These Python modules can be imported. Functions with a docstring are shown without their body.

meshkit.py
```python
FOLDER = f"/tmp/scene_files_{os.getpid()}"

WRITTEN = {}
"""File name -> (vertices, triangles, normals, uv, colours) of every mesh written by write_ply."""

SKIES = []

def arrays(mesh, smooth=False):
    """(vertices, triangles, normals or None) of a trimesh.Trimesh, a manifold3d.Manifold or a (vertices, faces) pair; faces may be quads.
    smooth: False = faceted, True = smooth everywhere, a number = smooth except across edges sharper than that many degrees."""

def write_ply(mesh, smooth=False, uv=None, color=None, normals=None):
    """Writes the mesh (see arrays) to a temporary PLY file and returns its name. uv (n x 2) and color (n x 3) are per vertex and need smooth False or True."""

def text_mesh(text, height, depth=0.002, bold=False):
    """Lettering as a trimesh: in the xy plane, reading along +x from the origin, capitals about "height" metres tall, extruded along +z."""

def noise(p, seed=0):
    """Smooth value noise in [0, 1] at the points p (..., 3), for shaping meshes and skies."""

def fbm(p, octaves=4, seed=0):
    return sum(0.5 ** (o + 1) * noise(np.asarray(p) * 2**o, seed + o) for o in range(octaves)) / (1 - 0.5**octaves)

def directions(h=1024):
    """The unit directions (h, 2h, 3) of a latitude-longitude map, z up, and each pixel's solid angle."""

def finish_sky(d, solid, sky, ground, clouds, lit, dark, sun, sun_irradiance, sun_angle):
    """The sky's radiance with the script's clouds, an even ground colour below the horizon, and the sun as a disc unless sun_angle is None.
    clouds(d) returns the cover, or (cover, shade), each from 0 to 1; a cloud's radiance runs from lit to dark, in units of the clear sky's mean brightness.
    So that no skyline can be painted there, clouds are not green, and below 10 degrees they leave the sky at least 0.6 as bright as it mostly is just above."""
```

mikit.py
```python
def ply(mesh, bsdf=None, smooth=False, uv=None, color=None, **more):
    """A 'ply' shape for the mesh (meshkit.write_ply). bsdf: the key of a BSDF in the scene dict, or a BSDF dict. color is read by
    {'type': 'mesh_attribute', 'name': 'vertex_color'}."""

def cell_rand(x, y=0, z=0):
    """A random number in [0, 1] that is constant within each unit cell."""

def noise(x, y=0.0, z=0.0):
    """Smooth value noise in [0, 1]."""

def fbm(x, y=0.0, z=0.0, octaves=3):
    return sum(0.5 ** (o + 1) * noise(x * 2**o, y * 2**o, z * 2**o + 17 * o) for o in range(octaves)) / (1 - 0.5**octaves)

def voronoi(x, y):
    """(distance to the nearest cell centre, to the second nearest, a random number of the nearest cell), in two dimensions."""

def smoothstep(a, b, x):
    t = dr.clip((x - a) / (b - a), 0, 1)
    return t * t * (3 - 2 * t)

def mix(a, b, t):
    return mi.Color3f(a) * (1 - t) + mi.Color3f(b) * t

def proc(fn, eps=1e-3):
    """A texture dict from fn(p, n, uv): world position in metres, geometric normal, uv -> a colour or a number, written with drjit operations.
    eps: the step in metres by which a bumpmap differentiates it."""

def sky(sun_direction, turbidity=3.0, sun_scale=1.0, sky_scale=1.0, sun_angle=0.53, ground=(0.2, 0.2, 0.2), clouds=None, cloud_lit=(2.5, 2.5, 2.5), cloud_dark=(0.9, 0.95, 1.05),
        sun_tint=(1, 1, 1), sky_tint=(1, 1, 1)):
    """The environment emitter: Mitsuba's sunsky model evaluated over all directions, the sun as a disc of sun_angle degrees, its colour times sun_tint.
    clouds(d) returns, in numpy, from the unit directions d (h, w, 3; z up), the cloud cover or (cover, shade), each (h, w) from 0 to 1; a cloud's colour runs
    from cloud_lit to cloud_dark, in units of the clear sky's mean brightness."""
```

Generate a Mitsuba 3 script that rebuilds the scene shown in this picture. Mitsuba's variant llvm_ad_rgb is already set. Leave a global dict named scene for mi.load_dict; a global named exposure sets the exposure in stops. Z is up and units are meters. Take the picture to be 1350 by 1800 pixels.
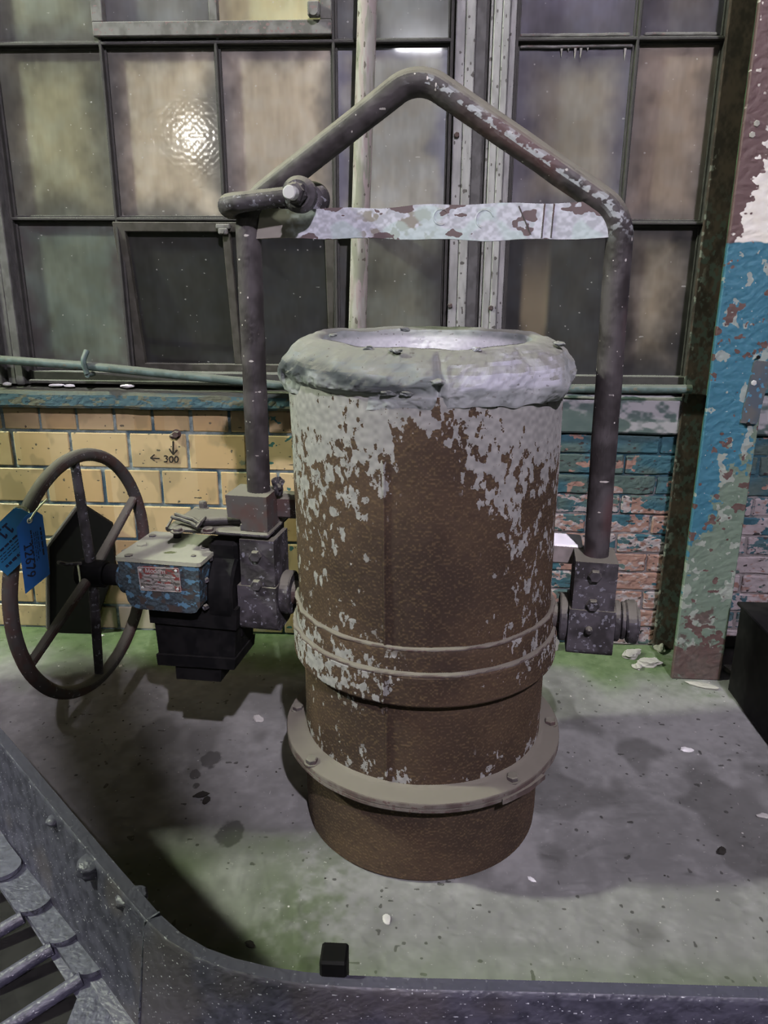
import math, random
import numpy as np
import trimesh, shapely.geometry as sg
import drjit as dr
import mitsuba as mi
import mikit, meshkit
from mikit import proc, noise, fbm, smoothstep, mix, cell_rand, voronoi

T = mi.ScalarTransform4f
rng = random.Random(7)
nrng = np.random.default_rng(7)
scene, labels = {}, {}

# ---------------------------------------------------------------- camera
F = 1350.0
PITCH, YAW, ROLL = [math.radians(a) for a in (17.2, 3.0, 0.33)]
CAM = np.array([0, 0, 1.21])
fw = np.array([-math.sin(YAW) * math.cos(PITCH), math.cos(YAW) * math.cos(PITCH), -math.sin(PITCH)])
rt = np.array([math.cos(YAW), math.sin(YAW), 0.0])
up = np.cross(rt, fw)
rt, up = rt * math.cos(ROLL) + up * math.sin(ROLL), -rt * math.sin(ROLL) + up * math.cos(ROLL)
scene['camera'] = {'type': 'perspective', 'fov': math.degrees(2 * math.atan(675 / F)), 'fov_axis': 'x', 'near_clip': 0.05, 'far_clip': 100.0,
                   'to_world': T().look_at(origin=CAM.tolist(), target=(CAM + fw).tolist(), up=up.tolist())}
exposure = -0.06


def at(x, y, Y=None, Z=None):
    """the point of the plane y = Y (or z = Z) that was measured at pixel (x, y) of the photograph"""
    d = fw + rt * (x - 675) / F - up * (y - 900) / F
    k = (Y - CAM[1]) / d[1] if Y is not None else (Z - CAM[2]) / d[2]
    return CAM + d * k


# ---------------------------------------------------------------- light
scene['hall_light'] = {'type': 'constant', 'radiance': {'type': 'rgb', 'value': [0.010, 0.0103, 0.0105]}}


def lamp(key, pos, target, half, rad, label):
    pos, target = np.array(pos, float), np.array(target, float)
    tw = T().look_at(origin=pos.tolist(), target=target.tolist(), up=[0.01, 0.02, 1])
    scene[key + '__diffuser'] = {'type': 'rectangle', 'to_world': tw @ T().scale([half[0], half[1], 1]),
                                 'emitter': {'type': 'area', 'radiance': {'type': 'rgb', 'value': list(rad)}}}
    hx, hy = half[0] + .03, half[1] + .03
    m = trimesh.convex.convex_hull(np.array([[sx * a, sy * b, z] for sx in (-1, 1) for sy in (-1, 1) for a, b, z in ((hx, hy, -.01), (hx * .6, hy * .6, -.16))]))
    scene[key + '__housing'] = mikit.ply(m, 'lamp_grey', to_world=tw)
    labels[key] = {'label': label, 'category': 'lamp'}


scene['lamp_grey'] = {'type': 'twosided', 'b': {'type': 'diffuse', 'reflectance': {'type': 'rgb', 'value': [.3, .3, .3]}}}
WLAMP = np.array([1.0, -3.2, 5.0])


def mirrored(px, py, y):
    """where a lamp hangs, at depth y behind the camera, that the panes mirror at pixel (px, py)"""
    q = at(px, py, Y=2 * 2.47 - y)
    return (q[0], y, q[2])


lamp('high_bay_lamp', (-4.3, .95, 4.0), (0, 1.5, .3), (.14, .14), (1420, 1540, 1200), 'greenish high bay lamp hanging to the left of the ladle')
lamp('high_bay_lamp_001', WLAMP, (0, 1.5, .4), (.055, .055), (11900, 10850, 12600), 'lilac white high bay lamp hanging behind the camera to the right')
# long fluorescent tube far behind the camera, seen as a streak in the pane beside the pipe; a bulb seen in the rippled pane
lamp('fluorescent_lamp', mirrored(735, 82, -9.0), (0.3, 2.47, 1.6), (.36, .04), (130, 130, 135), 'long fluorescent tube lamp far behind the camera')
lamp('work_lamp', mirrored(340, 240, -2.2), (-.3, 2.47, 1.4), (.035, .035), (420, 400, 360), 'small work lamp hanging behind the camera to the left')

# ---------------------------------------------------------------- materials


def rgb(v):
    return {'type': 'rgb', 'value': list(v)}


def mat(key, color, rough=.7, spec=.3, metallic=0.0, bump=None, bscale=1.0, eps=1e-3):
    base = {'type': 'principled', 'base_color': proc(color) if callable(color) else rgb(color), 'roughness': rough, 'specular': spec, 'metallic': metallic}
    if bump is not None:
        base = {'type': 'bumpmap', 'arbitrary': proc(bump, eps), 'scale': bscale, 'bsdf': base}
    scene[key] = {'type': 'twosided', 'bsdf': base}


C3 = mi.Color3f


def S(r, g, b):
    """sRGB 0..255 -> linear"""
    return tuple(((v / 255 / 12.92) if v / 255 <= .04045 else ((v / 255 + .055) / 1.055) ** 2.4) for v in (r, g, b))


def specks(p, f, th):
    return smoothstep(th, th + .03, noise(p.x * f, p.y * f, p.z * f))


LX, LY = 0.009, 1.569                       # axis of the ladle


def shell_col(p, n, uv):
    x = p.x - LX
    big = fbm(p.x * 7, p.y * 7, p.z * 6, 3)
    fine = noise(p.x * 260, p.y * 260, p.z * 260)
    fin2 = noise(p.x * 120 + 9, p.y * 120, p.z * 120)
    rust = mix((.034, .022, .0165), (.058, .037, .025), smoothstep(.3, .7, big))
    rust = mix(rust, (.115, .080, .040), smoothstep(.45, .95, fine) * .55)
    rust = mix(rust, (.040, .026, .020), smoothstep(.55, .95, fin2) * .6)
    # white wash left on the shell: all over at the top, in flakes below
    d = .90 * smoothstep(.75, 1.035, p.z + (big - .5) * .22 - .13 * smoothstep(.10, .0, dr.abs(x + .01)))
    d += .30 * smoothstep(.04, .2, x) * smoothstep(.36, .56, p.z) + .26 * smoothstep(-.02, -.2, x) * smoothstep(.2, .5, p.z)
    d += .30 * smoothstep(.535, .515, p.z) * smoothstep(.42, .45, p.z) * smoothstep(.05, -.15, x)
    d += .30 * smoothstep(.33, .25, p.z) * smoothstep(.228, .24, p.z) + .1 * smoothstep(.56, .50, p.z) * smoothstep(.4, .45, p.z)
    d -= .2 * smoothstep(.09, .03, dr.abs(x - .03)) * smoothstep(.9, .8, p.z)
    fl = .36 * fbm(p.x * 48 + 3, p.y * 48, p.z * 28, 3) + .44 * fbm(p.x * 130, p.y * 130, p.z * 62, 3) + .06 * noise(p.x * 420, p.y * 420, p.z * 420) + .14 * fbm(p.x * 14, p.y * 14, p.z * 9 + 5, 2)
    m = smoothstep(.636 - .26 * d, .662 - .26 * d, fl)
    white = mix((.27, .265, .255), (.17, .168, .165), fin2)
    return mix(rust, white, m * dr.clip(d * 6, 0, 1))


mat('ladle_shell', shell_col, .82, .25, bump=lambda p, n, uv: fbm(p.x * 160, p.y * 160, p.z * 120, 2), bscale=.0013, eps=2e-3)


def lining_col(p, n, uv):
    x = p.x - LX
    a = fbm(p.x * 22, p.y * 22, p.z * 30, 3)
    f = noise(p.x * 150, p.y * 150, p.z * 170)
    c = mix((.155, .17, .17), (.27, .28, .285), smoothstep(.3, .7, a))
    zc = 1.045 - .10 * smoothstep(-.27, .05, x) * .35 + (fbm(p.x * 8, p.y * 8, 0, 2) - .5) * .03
    furrow_shade = smoothstep(.030, .008, dr.abs(p.z - zc)) * smoothstep(.03, -.06, x) * smoothstep(.35, .58, fbm(p.x * 14 + 2, p.y * 14, p.z * 30, 3) + .10) * smoothstep(LY, LY - .08, p.y)
    c = mix(c, (.035, .04, .045), furrow_shade * .92)  # dark furrow under the lip: its shade painted into the colour
    patch = smoothstep(.045, .055, x + (a - .5) * .02) * smoothstep(.245, .225, x) * smoothstep(1.018, 1.028, p.z + (a - .5) * .02) * smoothstep(LY - .1, LY - .15, p.y)
    c = mix(c, (.40, .405, .46), patch * .8)
    low = smoothstep(1.035, 1.005, p.z)
    c = mix(c, (.25, .26, .27), low * .6)
    inside = smoothstep(.215, .200, dr.sqrt(x * x + dr.square(p.y - LY))) * smoothstep(1.085, 1.07, p.z)
    c = mix(c, mix((.50, .50, .53), (.64, .64, .67), f), inside)
    dust = smoothstep(.25, .95, n.z + (a - .5) * .5)
    c = mix(c, (.165, .165, .14), dust * .92 * (1 - inside))
    return mix(c, (.10, .09, .085), smoothstep(.86, .93, f) * .6)


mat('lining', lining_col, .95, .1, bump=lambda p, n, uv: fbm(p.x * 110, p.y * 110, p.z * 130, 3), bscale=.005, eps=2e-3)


def dusted(base, base2, dust, paint=None, pth=.72, lo=.3, hi=.75, f=40):
    def fn(p, n, uv):
        a = fbm(p.x * f, p.y * f, p.z * f * .7, 3)
        c = mix(base, base2, smoothstep(.35, .65, a))
        if paint is not None:
            b = .75 * fbm(p.x * f * 4 + 5, p.y * f * 4, p.z * f * 3, 3) + .25 * fbm(p.x * f * .6, p.y * f * .6, p.z * f * .6, 2)
            c = mix(c, paint, smoothstep(pth, pth + .03, b))
        return mix(c, dust, smoothstep(lo, hi, n.z + (a - .5) * .4))
    return fn


DUST = (.155, .148, .118)
mat('dusty_steel', dusted((.027, .024, .026), (.060, .054, .062), DUST, (.15, .15, .175), .63), .65, .35, bump=lambda p, n, uv: fbm(p.x * 130, p.y * 130, p.z * 130, 2), bscale=.0018)
mat('dusty_iron_red', dusted((.070, .042, .038), (.062, .056, .055), DUST, (.17, .16, .16), .66), .75, .3)
mat('flange_dust', dusted((.07, .052, .048), (.12, .105, .095), (.150, .138, .114), (.085, .055, .052), .60), .9, .15)


def bail_col(p, n, uv):
    a = fbm(p.x * 30, p.y * 30, p.z * 22, 3)
    b = fbm(p.x * 95 + 3, p.y * 95, p.z * 95, 3)
    c = mix((.022, .018, .019), (.054, .047, .050), smoothstep(.3, .7, a))
    c = mix(c, (.085, .035, .035), smoothstep(.02, .05, p.x - LX) * smoothstep(.55, .7, fbm(p.x * 12, p.y * 12, p.z * 4, 2) + .06) * .6)
    hit = smoothstep(1.26, 1.32, p.z) * smoothstep(-.06, .0, p.x) * smoothstep(.50, .60, b + .05 * smoothstep(0, .1, p.x)) * smoothstep(.36, .12, dr.abs(n.z - .05))
    c = mix(c, (.30, .32, .335), hit * .85)
    spots = smoothstep(.90, .93, noise(p.x * 130, p.y * 130, p.z * 110))
    c = mix(c, (.38, .36, .34), spots)
    return mix(c, DUST, smoothstep(.25, .6, n.z + (a - .5) * .3))


mat('bail_paint', bail_col, .6, .4, bump=lambda p, n, uv: fbm(p.x * 140, p.y * 140, p.z * 140, 2), bscale=.0012)


def bar_col(p, n, uv):
    a = fbm(p.x * 30 + 1, p.y * 10, p.z * 34, 3)
    b = fbm(p.x * 120, p.y * 30, p.z * 120, 2)
    c = mix((.29, .30, .335), (.42, .43, .48), smoothstep(.3, .7, b))
    c = mix(c, (.20, .185, .16), smoothstep(.50, .62, fbm(p.x * 60, 0, p.z * 60 + 4, 3)) * smoothstep(.10, .05, dr.abs(p.x + .06)))
    c = mix(c, (.33, .43, .41), smoothstep(.55, .65, fbm(p.x * 18 + 8, 0, p.z * 25, 2)) * .5)
    c = mix(c, (.10, .072, .075), smoothstep(.60, .615, fbm(p.x * 22 + 4, p.y * 10, p.z * 30, 3) + .16 * (b - .5) + .04 * fbm(p.x * 160, 0, p.z * 160, 2)))
    c = mix(c, (.20, .185, .165), smoothstep(-.25, -.29, p.x - LX + (b - .5) * .06))  # darker left end: shade under the shackle put into the colour
    return mix(c, DUST, smoothstep(.5, .8, n.z))


mat('pale_flaking_paint', bar_col, .6, .35)


def mould_col(p, n, uv):
    a = fbm(p.x * 50, p.y * 50, p.z * 50, 3)
    c = mix((.024, .023, .038), (.048, .046, .070), smoothstep(.3, .7, a))
    c = mix(c, (.06, .05, .052), smoothstep(.55, .7, fbm(p.x * 9, p.y * 9, p.z * 9, 2)) * .5)
    c = mix(c, (.30, .30, .33), smoothstep(.86, .9, noise(p.x * 330, p.y * 330, p.z * 330)))
    return mix(c, (.058, .058, .082), smoothstep(.6, .95, n.z + (a - .5) * .4) * .75)


mat('cast_metal', mould_col, .5, .5, bump=lambda p, n, uv: fbm(p.x * 220, p.y * 220, p.z * 220, 2), bscale=.0016)
mat('link_metal', dusted((.040, .041, .055), (.075, .076, .10), (.075, .078, .10), (.02, .02, .024), .62, .6, 1.3, 90), .55, .45, bump=lambda p, n, uv: fbm(p.x * 200, p.y * 200, p.z * 200, 2), bscale=.003)
mat('black_iron', dusted((.0035, .0035, .004), (.008, .0075, .008), (.014, .0135, .013), None, .7, .7, 1.1), .65, .15)
mat('black_plate', (.0045, .0045, .0045), .6, .12)
mat('plate_edge', (.10, .095, .085), .7, .3)


def gear_col(p, n, uv):
    a = fbm(p.x * 70, p.y * 70, p.z * 70, 3)
    b = fbm(p.x * 190 + 4, p.y * 190, p.z * 190, 3)
    c = mix((.024, .029, .034), (.048, .068, .085), smoothstep(.3, .7, b))
    c = mix(c, (.070, .145, .215), smoothstep(.60, .66, a + (b - .5) * .25 + .10 * smoothstep(.015, .0, dr.abs(p.z - .598)) + .06 * smoothstep(.012, .0, dr.abs(p.z - .527))))
    c = mix(c, (.045, .035, .032), smoothstep(.6, .7, fbm(p.x * 60, p.y * 60 + 3, p.z * 60, 2)))
    return c


mat('blue_chipped_paint', gear_col, .55, .4)


def lid_col(p, n, uv):
    a = fbm(p.x * 50, p.y * 50, p.z * 50, 3)
    c = mix((.235, .235, .19), (.28, .28, .225), a)
    dx, dy = p.x - LIDP[0], p.y - LIDP[1]
    return mix(c, (.09, .10, .05), smoothstep(.6, .4, dr.sqrt(dx * dx / .0009 + dy * dy / .0003) + (a - .5)))


LIDP = at(296, 972, Z=.614)
mat('lid_dust', lid_col, .9, .15)


def plate_col(p, n, uv):
    a = fbm(p.x * 90, p.y * 90, p.z * 220, 3)
    c = mix((.10, .092, .085), (.20, .185, .18), smoothstep(.35, .65, a))
    c = mix(c, (.13, .032, .03), smoothstep(.45, .58, fbm(p.x * 70 + 2, 0, p.z * 80, 2) + 4 * (p.z - .578)))
    return mix(c, (.06, .055, .05), smoothstep(.66, .72, fbm(p.x * 160, 0, p.z * 160, 2)))


mat('nameplate_metal', plate_col, .5, .5)
mat('plate_letter', (.24, .215, .21), .5, .5)
mat('tag_blue', (.018, .115, .40), .45, .4)
mat('tag_blue_green', (.018, .125, .27), .45, .4)
mat('ink', (.008, .012, .04), .5, .3)
mat('tie_white', (.62, .66, .42), .5, .4)
mat('eyelet', (.6, .6, .58), .3, .5, metallic=.5)
mat('marker_ink', (.03, .026, .02), .7, .2)
mat('bright_metal', dusted((.28, .28, .28), (.42, .42, .42), (.36, .36, .34), None), .45, .5)


def tile_col(p, n, uv):
    a = fbm(p.x * 9, p.y * 3, p.z * 12, 3)
    t = cell_rand(dr.floor((p.x + 3) / .098), dr.floor(p.z / .124 + .26))
    c = mix((.42, .32, .165), (.49, .385, .22), a)
    c = mix(c, (.38, .25, .105), smoothstep(.45, .95, t) * .6)
    st = smoothstep(.56, .66, fbm(p.x * 22, p.y * 5, p.z * 10 + 4, 3))
    c = mix(c, (.25, .20, .105), st * .5)
    ch = smoothstep(.765, .80, fbm(p.x * 75, p.y * 10, p.z * 75, 2))
    c = mix(c, (.10, .09, .06), ch)
    # painted over and dirty along the top course, salts along the floor
    c = mix(c, (.24, .165, .10), smoothstep(.715, .80, p.z + (a - .5) * .12) * .7)
    c = mix(c, (.40, .38, .33), smoothstep(.075, .05, p.z + (a - .5) * .16) * smoothstep(-1.15, -1.0, p.x) * smoothstep(-.7, -.85, p.x + (a - .5)))
    c = mix(c, (.20, .17, .10), smoothstep(.12, .02, p.z + (a - .5) * .2) * .6)
    return mix(c, (.05, .13, .12), smoothstep(.72, .74, fbm(p.x * 34 + 8, 0, p.z * 34, 3)) * smoothstep(-.7, -.5, p.x))


mat('glazed_tile', tile_col, .32, .45)


def mortar_col(p, n, uv):
    a = fbm(p.x * 60, p.y * 60, p.z * 60, 3)
    c = mix((.12, .155, .15), (.22, .26, .25), smoothstep(.35, .65, a))
    c = mix(c, (.05, .085, .105), smoothstep(.48, .6, fbm(p.x * 14, p.y * 10, p.z * 14, 2)))
    right = smoothstep(.10, .13, p.x)
    return mix(c, mix(mix((.24, .22, .22), (.10, .09, .085), a), (.030, .075, .095), smoothstep(.42, .6, p.z + (a - .5) * .5)), right)


mat('teal_mortar', mortar_col, .9, .15, bump=lambda p, n, uv: fbm(p.x * 120, p.y * 120, p.z * 120, 2), bscale=.004)


def brick_col(p, n, uv):
    a = fbm(p.x * 16, p.y * 6, p.z * 22, 3)
    b = fbm(p.x * 48 + 5, p.y * 30, p.z * 60, 3)
    k = cell_rand(dr.floor((p.x + 3) / .105), dr.floor(p.z / .0665))
    brick = mix((.19, .105, .085), (.27, .17, .14), b)
    white = mix((.22, .205, .21), (.35, .33, .345), b)
    teal = mix((.022, .066, .085), (.040, .105, .135), b)
    green = mix((.045, .075, .070), (.08, .11, .10), b)
    teal = mix(teal, green, smoothstep(.42, .6, fbm(p.x * 9 + 3, p.y, p.z * 9, 2)))
    up_ = smoothstep(.40, .62, p.z + (a - .5) * .2)
    fine = fbm(p.x * 90, p.y * 40, p.z * 110, 3)
    w = smoothstep(.50, .60, b * .45 + k * .22 + a * .25 + .13 * (1 - up_) + .25 * (fine - .5) + .10 * smoothstep(.95, 1.0, p.x))
    c = mix(brick, white, w * .8)
    t = smoothstep(.48, .53, a + .30 * (up_ - .5) + .18 * (k - .5) + .35 * (fine - .5) + .16 * smoothstep(.57, .50, p.x) * smoothstep(.40, .25, p.z) + .05)
    c = mix(c, teal, t)
    return mix(c, (.035, .03, .03), smoothstep(.70, .76, fbm(p.x * 60, p.y * 60, p.z * 90 + 7, 2)))


mat('painted_brick', brick_col, .8, .25, bump=lambda p, n, uv: fbm(p.x * 90, p.y * 90, p.z * 90, 3), bscale=.006, eps=2e-3)


def sillblock_col(p, n, uv):
    a = fbm(p.x * 26, p.y * 12, p.z * 34, 3)
    c = mix((.055, .085, .082), (.10, .13, .12), a)
    return mix(c, (.27, .265, .275), smoothstep(.50, .62, a * .7 + .30 * fbm(p.x * 9, 0, p.z * 9, 2) + .9 * (p.z - .79) + .10 * (p.x - .6)))


mat('sill_block_paint', sillblock_col, .85, .2)


def sill_col(p, n, uv):
    a = fbm(p.x * 30, p.y * 30, p.z * 40, 3)
    c = mix((.040, .085, .105), (.075, .125, .14), a)
    c = mix(c, (.11, .115, .085), smoothstep(.50, .60, fbm(p.x * 40 + 9, p.y * 30, p.z * 60, 3)))
    return mix(c, (.10, .105, .080), smoothstep(.5, .8, n.z))


mat('sill_paint', sill_col, .85, .2, bump=lambda p, n, uv: fbm(p.x * 90, p.y * 90, p.z * 90, 3), bscale=.006)


def column_col(p, n, uv):
    a = fbm(p.x * 22, p.y * 10, p.z * 14, 3)
    b = fbm(p.x * 60 + 2, p.y * 20, p.z * 60, 3)
    u = (p.x - .79) / .15
    teal = mix((.028, .110, .165), (.040, .135, .195), b)
    green = mix((.095, .135, .105), (.135, .175, .14), a)
    z = p.z + (a - .5) * .30
    # the sage coat shows through to the right and downwards
    fine = fbm(p.x * 70 + 4, 0, p.z * 60, 3)
    g = smoothstep(.485, .505, .50 * fbm(p.x * 13 + 4, 0, p.z * 7, 3) + .34 * u - .62 * (p.z - .72) + .05 + .22 * (fine - .5))
    c = mix(teal, green, g)
    c = mix(c, (.25, .27, .245), smoothstep(.625, .645, .7 * fbm(p.x * 36 + 2, 0, p.z * 20, 3) + .3 * fine + .03 * g + .04 * smoothstep(.4, .1, p.z)) * .8)
    c = mix(c, (.085, .052, .048), smoothstep(.635, .65, .65 * fbm(p.x * 34, 0, p.z * 30 + 3, 3) + .35 * fine + .11 * smoothstep(.35, .05, p.z)))
    c = mix(c, mix((.060, .042, .040), (.105, .070, .062), fine), smoothstep(.17, .07, p.z + (a - .5) * .7 + (fine - .5) * .35) * .92)
    c = mix(c, (.40, .41, .40), smoothstep(.93, .95, noise(p.x * 180, p.y, p.z * 150)))
    # bare cream primer and brown above the blue
    top = smoothstep(1.295, 1.30, p.z + (a - .5) * .03)
    edge = smoothstep(.02, .06, u - .35 * (p.z - 1.3) / .25 - .12 + (b - .5) * .6)
    upper = mix((.095, .058, .058), mix((.52, .48, .42), (.62, .60, .58), b), edge * smoothstep(1.66, 1.58, z))
    upper = mix(upper, (.42, .39, .36), smoothstep(.72, .75, b) * smoothstep(1.55, 1.7, p.z))
    c = mix(c, upper, top)
    return c


mat('column_paint', column_col, .6, .35, bump=lambda p, n, uv: fbm(p.x * 80, p.y * 80, p.z * 80, 3), bscale=.004, eps=2e-3)


def rustpaint_col(p, n, uv):
    a = fbm(p.x * 40, p.y * 20, p.z * 16, 3)
    b = fbm(p.x * 70, p.y * 40, p.z * 40 + 4, 3)
    fine = fbm(p.x * 120, p.y * 60, p.z * 70, 3)
    c = mix((.034, .025, .022), (.075, .052, .042), smoothstep(.3, .7, .6 * a + .4 * fine))
    c = mix(c, (.055, .075, .068), smoothstep(.50, .60, .6 * b + .4 * fine) * smoothstep(1.5, 1.3, p.z) * .8)
    return mix(c, (.20, .21, .195), smoothstep(.585, .63, .55 * fbm(p.x * 60 + 9, 0, p.z * 20, 3) + .45 * fine) * smoothstep(1.65, 1.45, p.z) * smoothstep(.82, .79, p.x) * .8)


mat('flange_rust', rustpaint_col, .75, .3)
mat('green_edge', dusted((.06, .12, .06), (.03, .06, .035), (.06, .1, .06), None), .7, .3)
mat('strap_steel', dusted((.085, .082, .08), (.055, .07, .09), (.18, .18, .175), (.05, .15, .24), .56, .5, .9, 22), .5, .5)


def frame_col(p, n, uv):
    a = fbm(p.x * 40, p.y * 30, p.z * 40, 3)
    c = mix((.030, .030, .029), (.060, .058, .053), a)
    return mix(c, (.15, .155, .135), smoothstep(.4, .8, n.z + (a - .5) * .4))


mat('window_steel', frame_col, .7, .3)
mat('sash_steel', dusted((.05, .048, .038), (.072, .068, .058), (.12, .12, .10), None), .7, .3)
mat('rail_grey', dusted((.10, .10, .09), (.16, .16, .15), (.2, .2, .18), (.17, .12, .115), .62), .7, .3)


def mullion_col(p, n, uv):
    a = fbm(p.x * 60, p.y * 30, p.z * 14, 3)
    c = mix((.20, .20, .195), (.29, .29, .285), smoothstep(.3, .7, a))
    return mix(c, (.07, .065, .06), smoothstep(.80, .84, noise(p.x * 130, p.y * 60, p.z * 70)))


mat('mullion_paint', mullion_col, .6, .35)
mat('mullion_shadow_grey', dusted((.085, .085, .08), (.115, .115, .11), (.12, .12, .11), None), .7, .3)


def pipe_col(p, n, uv):
    a = fbm(p.x * 60, p.y * 60, p.z * 9, 3)
    c = mix((.19, .195, .15), (.30, .29, .26), smoothstep(.35, .6, a))
    c = mix(c, (.28, .24, .225), smoothstep(.52, .6, fbm(p.x * 90, p.y * 90, p.z * 12 + 3, 2)))
    return mix(c, (.10, .09, .07), smoothstep(.70, .74, fbm(p.x * 110, p.y * 110, p.z * 40, 2)))


mat('streaked_pipe', pipe_col, .6, .35)
mat('teal_conduit', dusted((.065, .095, .085), (.095, .14, .135), (.135, .15, .125), (.12, .11, .08), .66), .6, .35)
mat('dusty_plaster', dusted((.24, .235, .21), (.33, .32, .29), (.34, .335, .30), None, .7, .3, .9, 30), .95, .1)
mat('white_chip', (.75, .75, .74), .8, .2)
mat('lug_lit_white', dusted((.17, .15, .14), (.24, .21, .20), (.92, .92, .95), None, .7, .4, .7), .8, .2)  # near-white top face: strong light from above put into the colour
mat('grit', (.42, .41, .39), .9, .1)
mat('grit_dark', (.03, .028, .025), .9, .1)


def floor_col(p, n, uv):
    a = fbm(p.x * 5, p.y * 5, 0, 4)
    b = fbm(p.x * 40, p.y * 40, 0, 3)
    c = mix((.150, .151, .146), (.245, .246, .24), smoothstep(.25, .75, a * .7 + b * .3))
    # oil and soot worn into the concrete
    dk = smoothstep(.60, .72, fbm(p.x * 7 + 11, p.y * 5, 3, 3))
    c = mix(c, (.075, .075, .07), dk * .6)
    pits = smoothstep(.83, .87, fbm(p.x * 60 + 1, p.y * 60, 5, 2))
    c = mix(c, (.04, .04, .035), pits * .8)
    for sx, sy, sr in ((-.537, 1.692, .028), (-.56, 1.63, .016), (-.545, 1.585, .010), (-.42, 1.42, .035)):
        c = mix(c, (.045, .045, .043), smoothstep(1.0, .75, dr.sqrt(dr.square(p.x - sx) + dr.square((p.y - sy) * .7)) / sr + (b - .5) * .8) * .8)
    # green along the wall foot: algae plus green lamplight painted in
    al = smoothstep(2.08, 2.34, p.y + (a - .5) * .5) * smoothstep(.95, .75, p.x + (b - .5) * .2)
    c = mix(c, mix((.055, .105, .028), (.12, .18, .075), b), al * .85)
    c = mix(c, (.065, .088, .040), smoothstep(1.42, 1.12, p.y + (a - .5) * .5) * smoothstep(-.08, -.3, p.x + (b - .5) * .3) * .75)  # dark green at front left: shadow in green lamplight, painted in
    c = mix(c, (.075, .10, .05), smoothstep(1.16, 1.06, p.y + (a - .5) * .12) * .5)  # dark green band: shadow of the conveyor rim painted on the floor
    sk = smoothstep(.955, .98, noise(p.x * 210, p.y * 210, 2))
    return mix(c, (.36, .36, .34), sk * .6)


mat('concrete_floor', floor_col, .75, .3, bump=lambda p, n, uv: fbm(p.x * 60, p.y * 60, p.z * 60, 3), bscale=.004, eps=2e-3)

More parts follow.
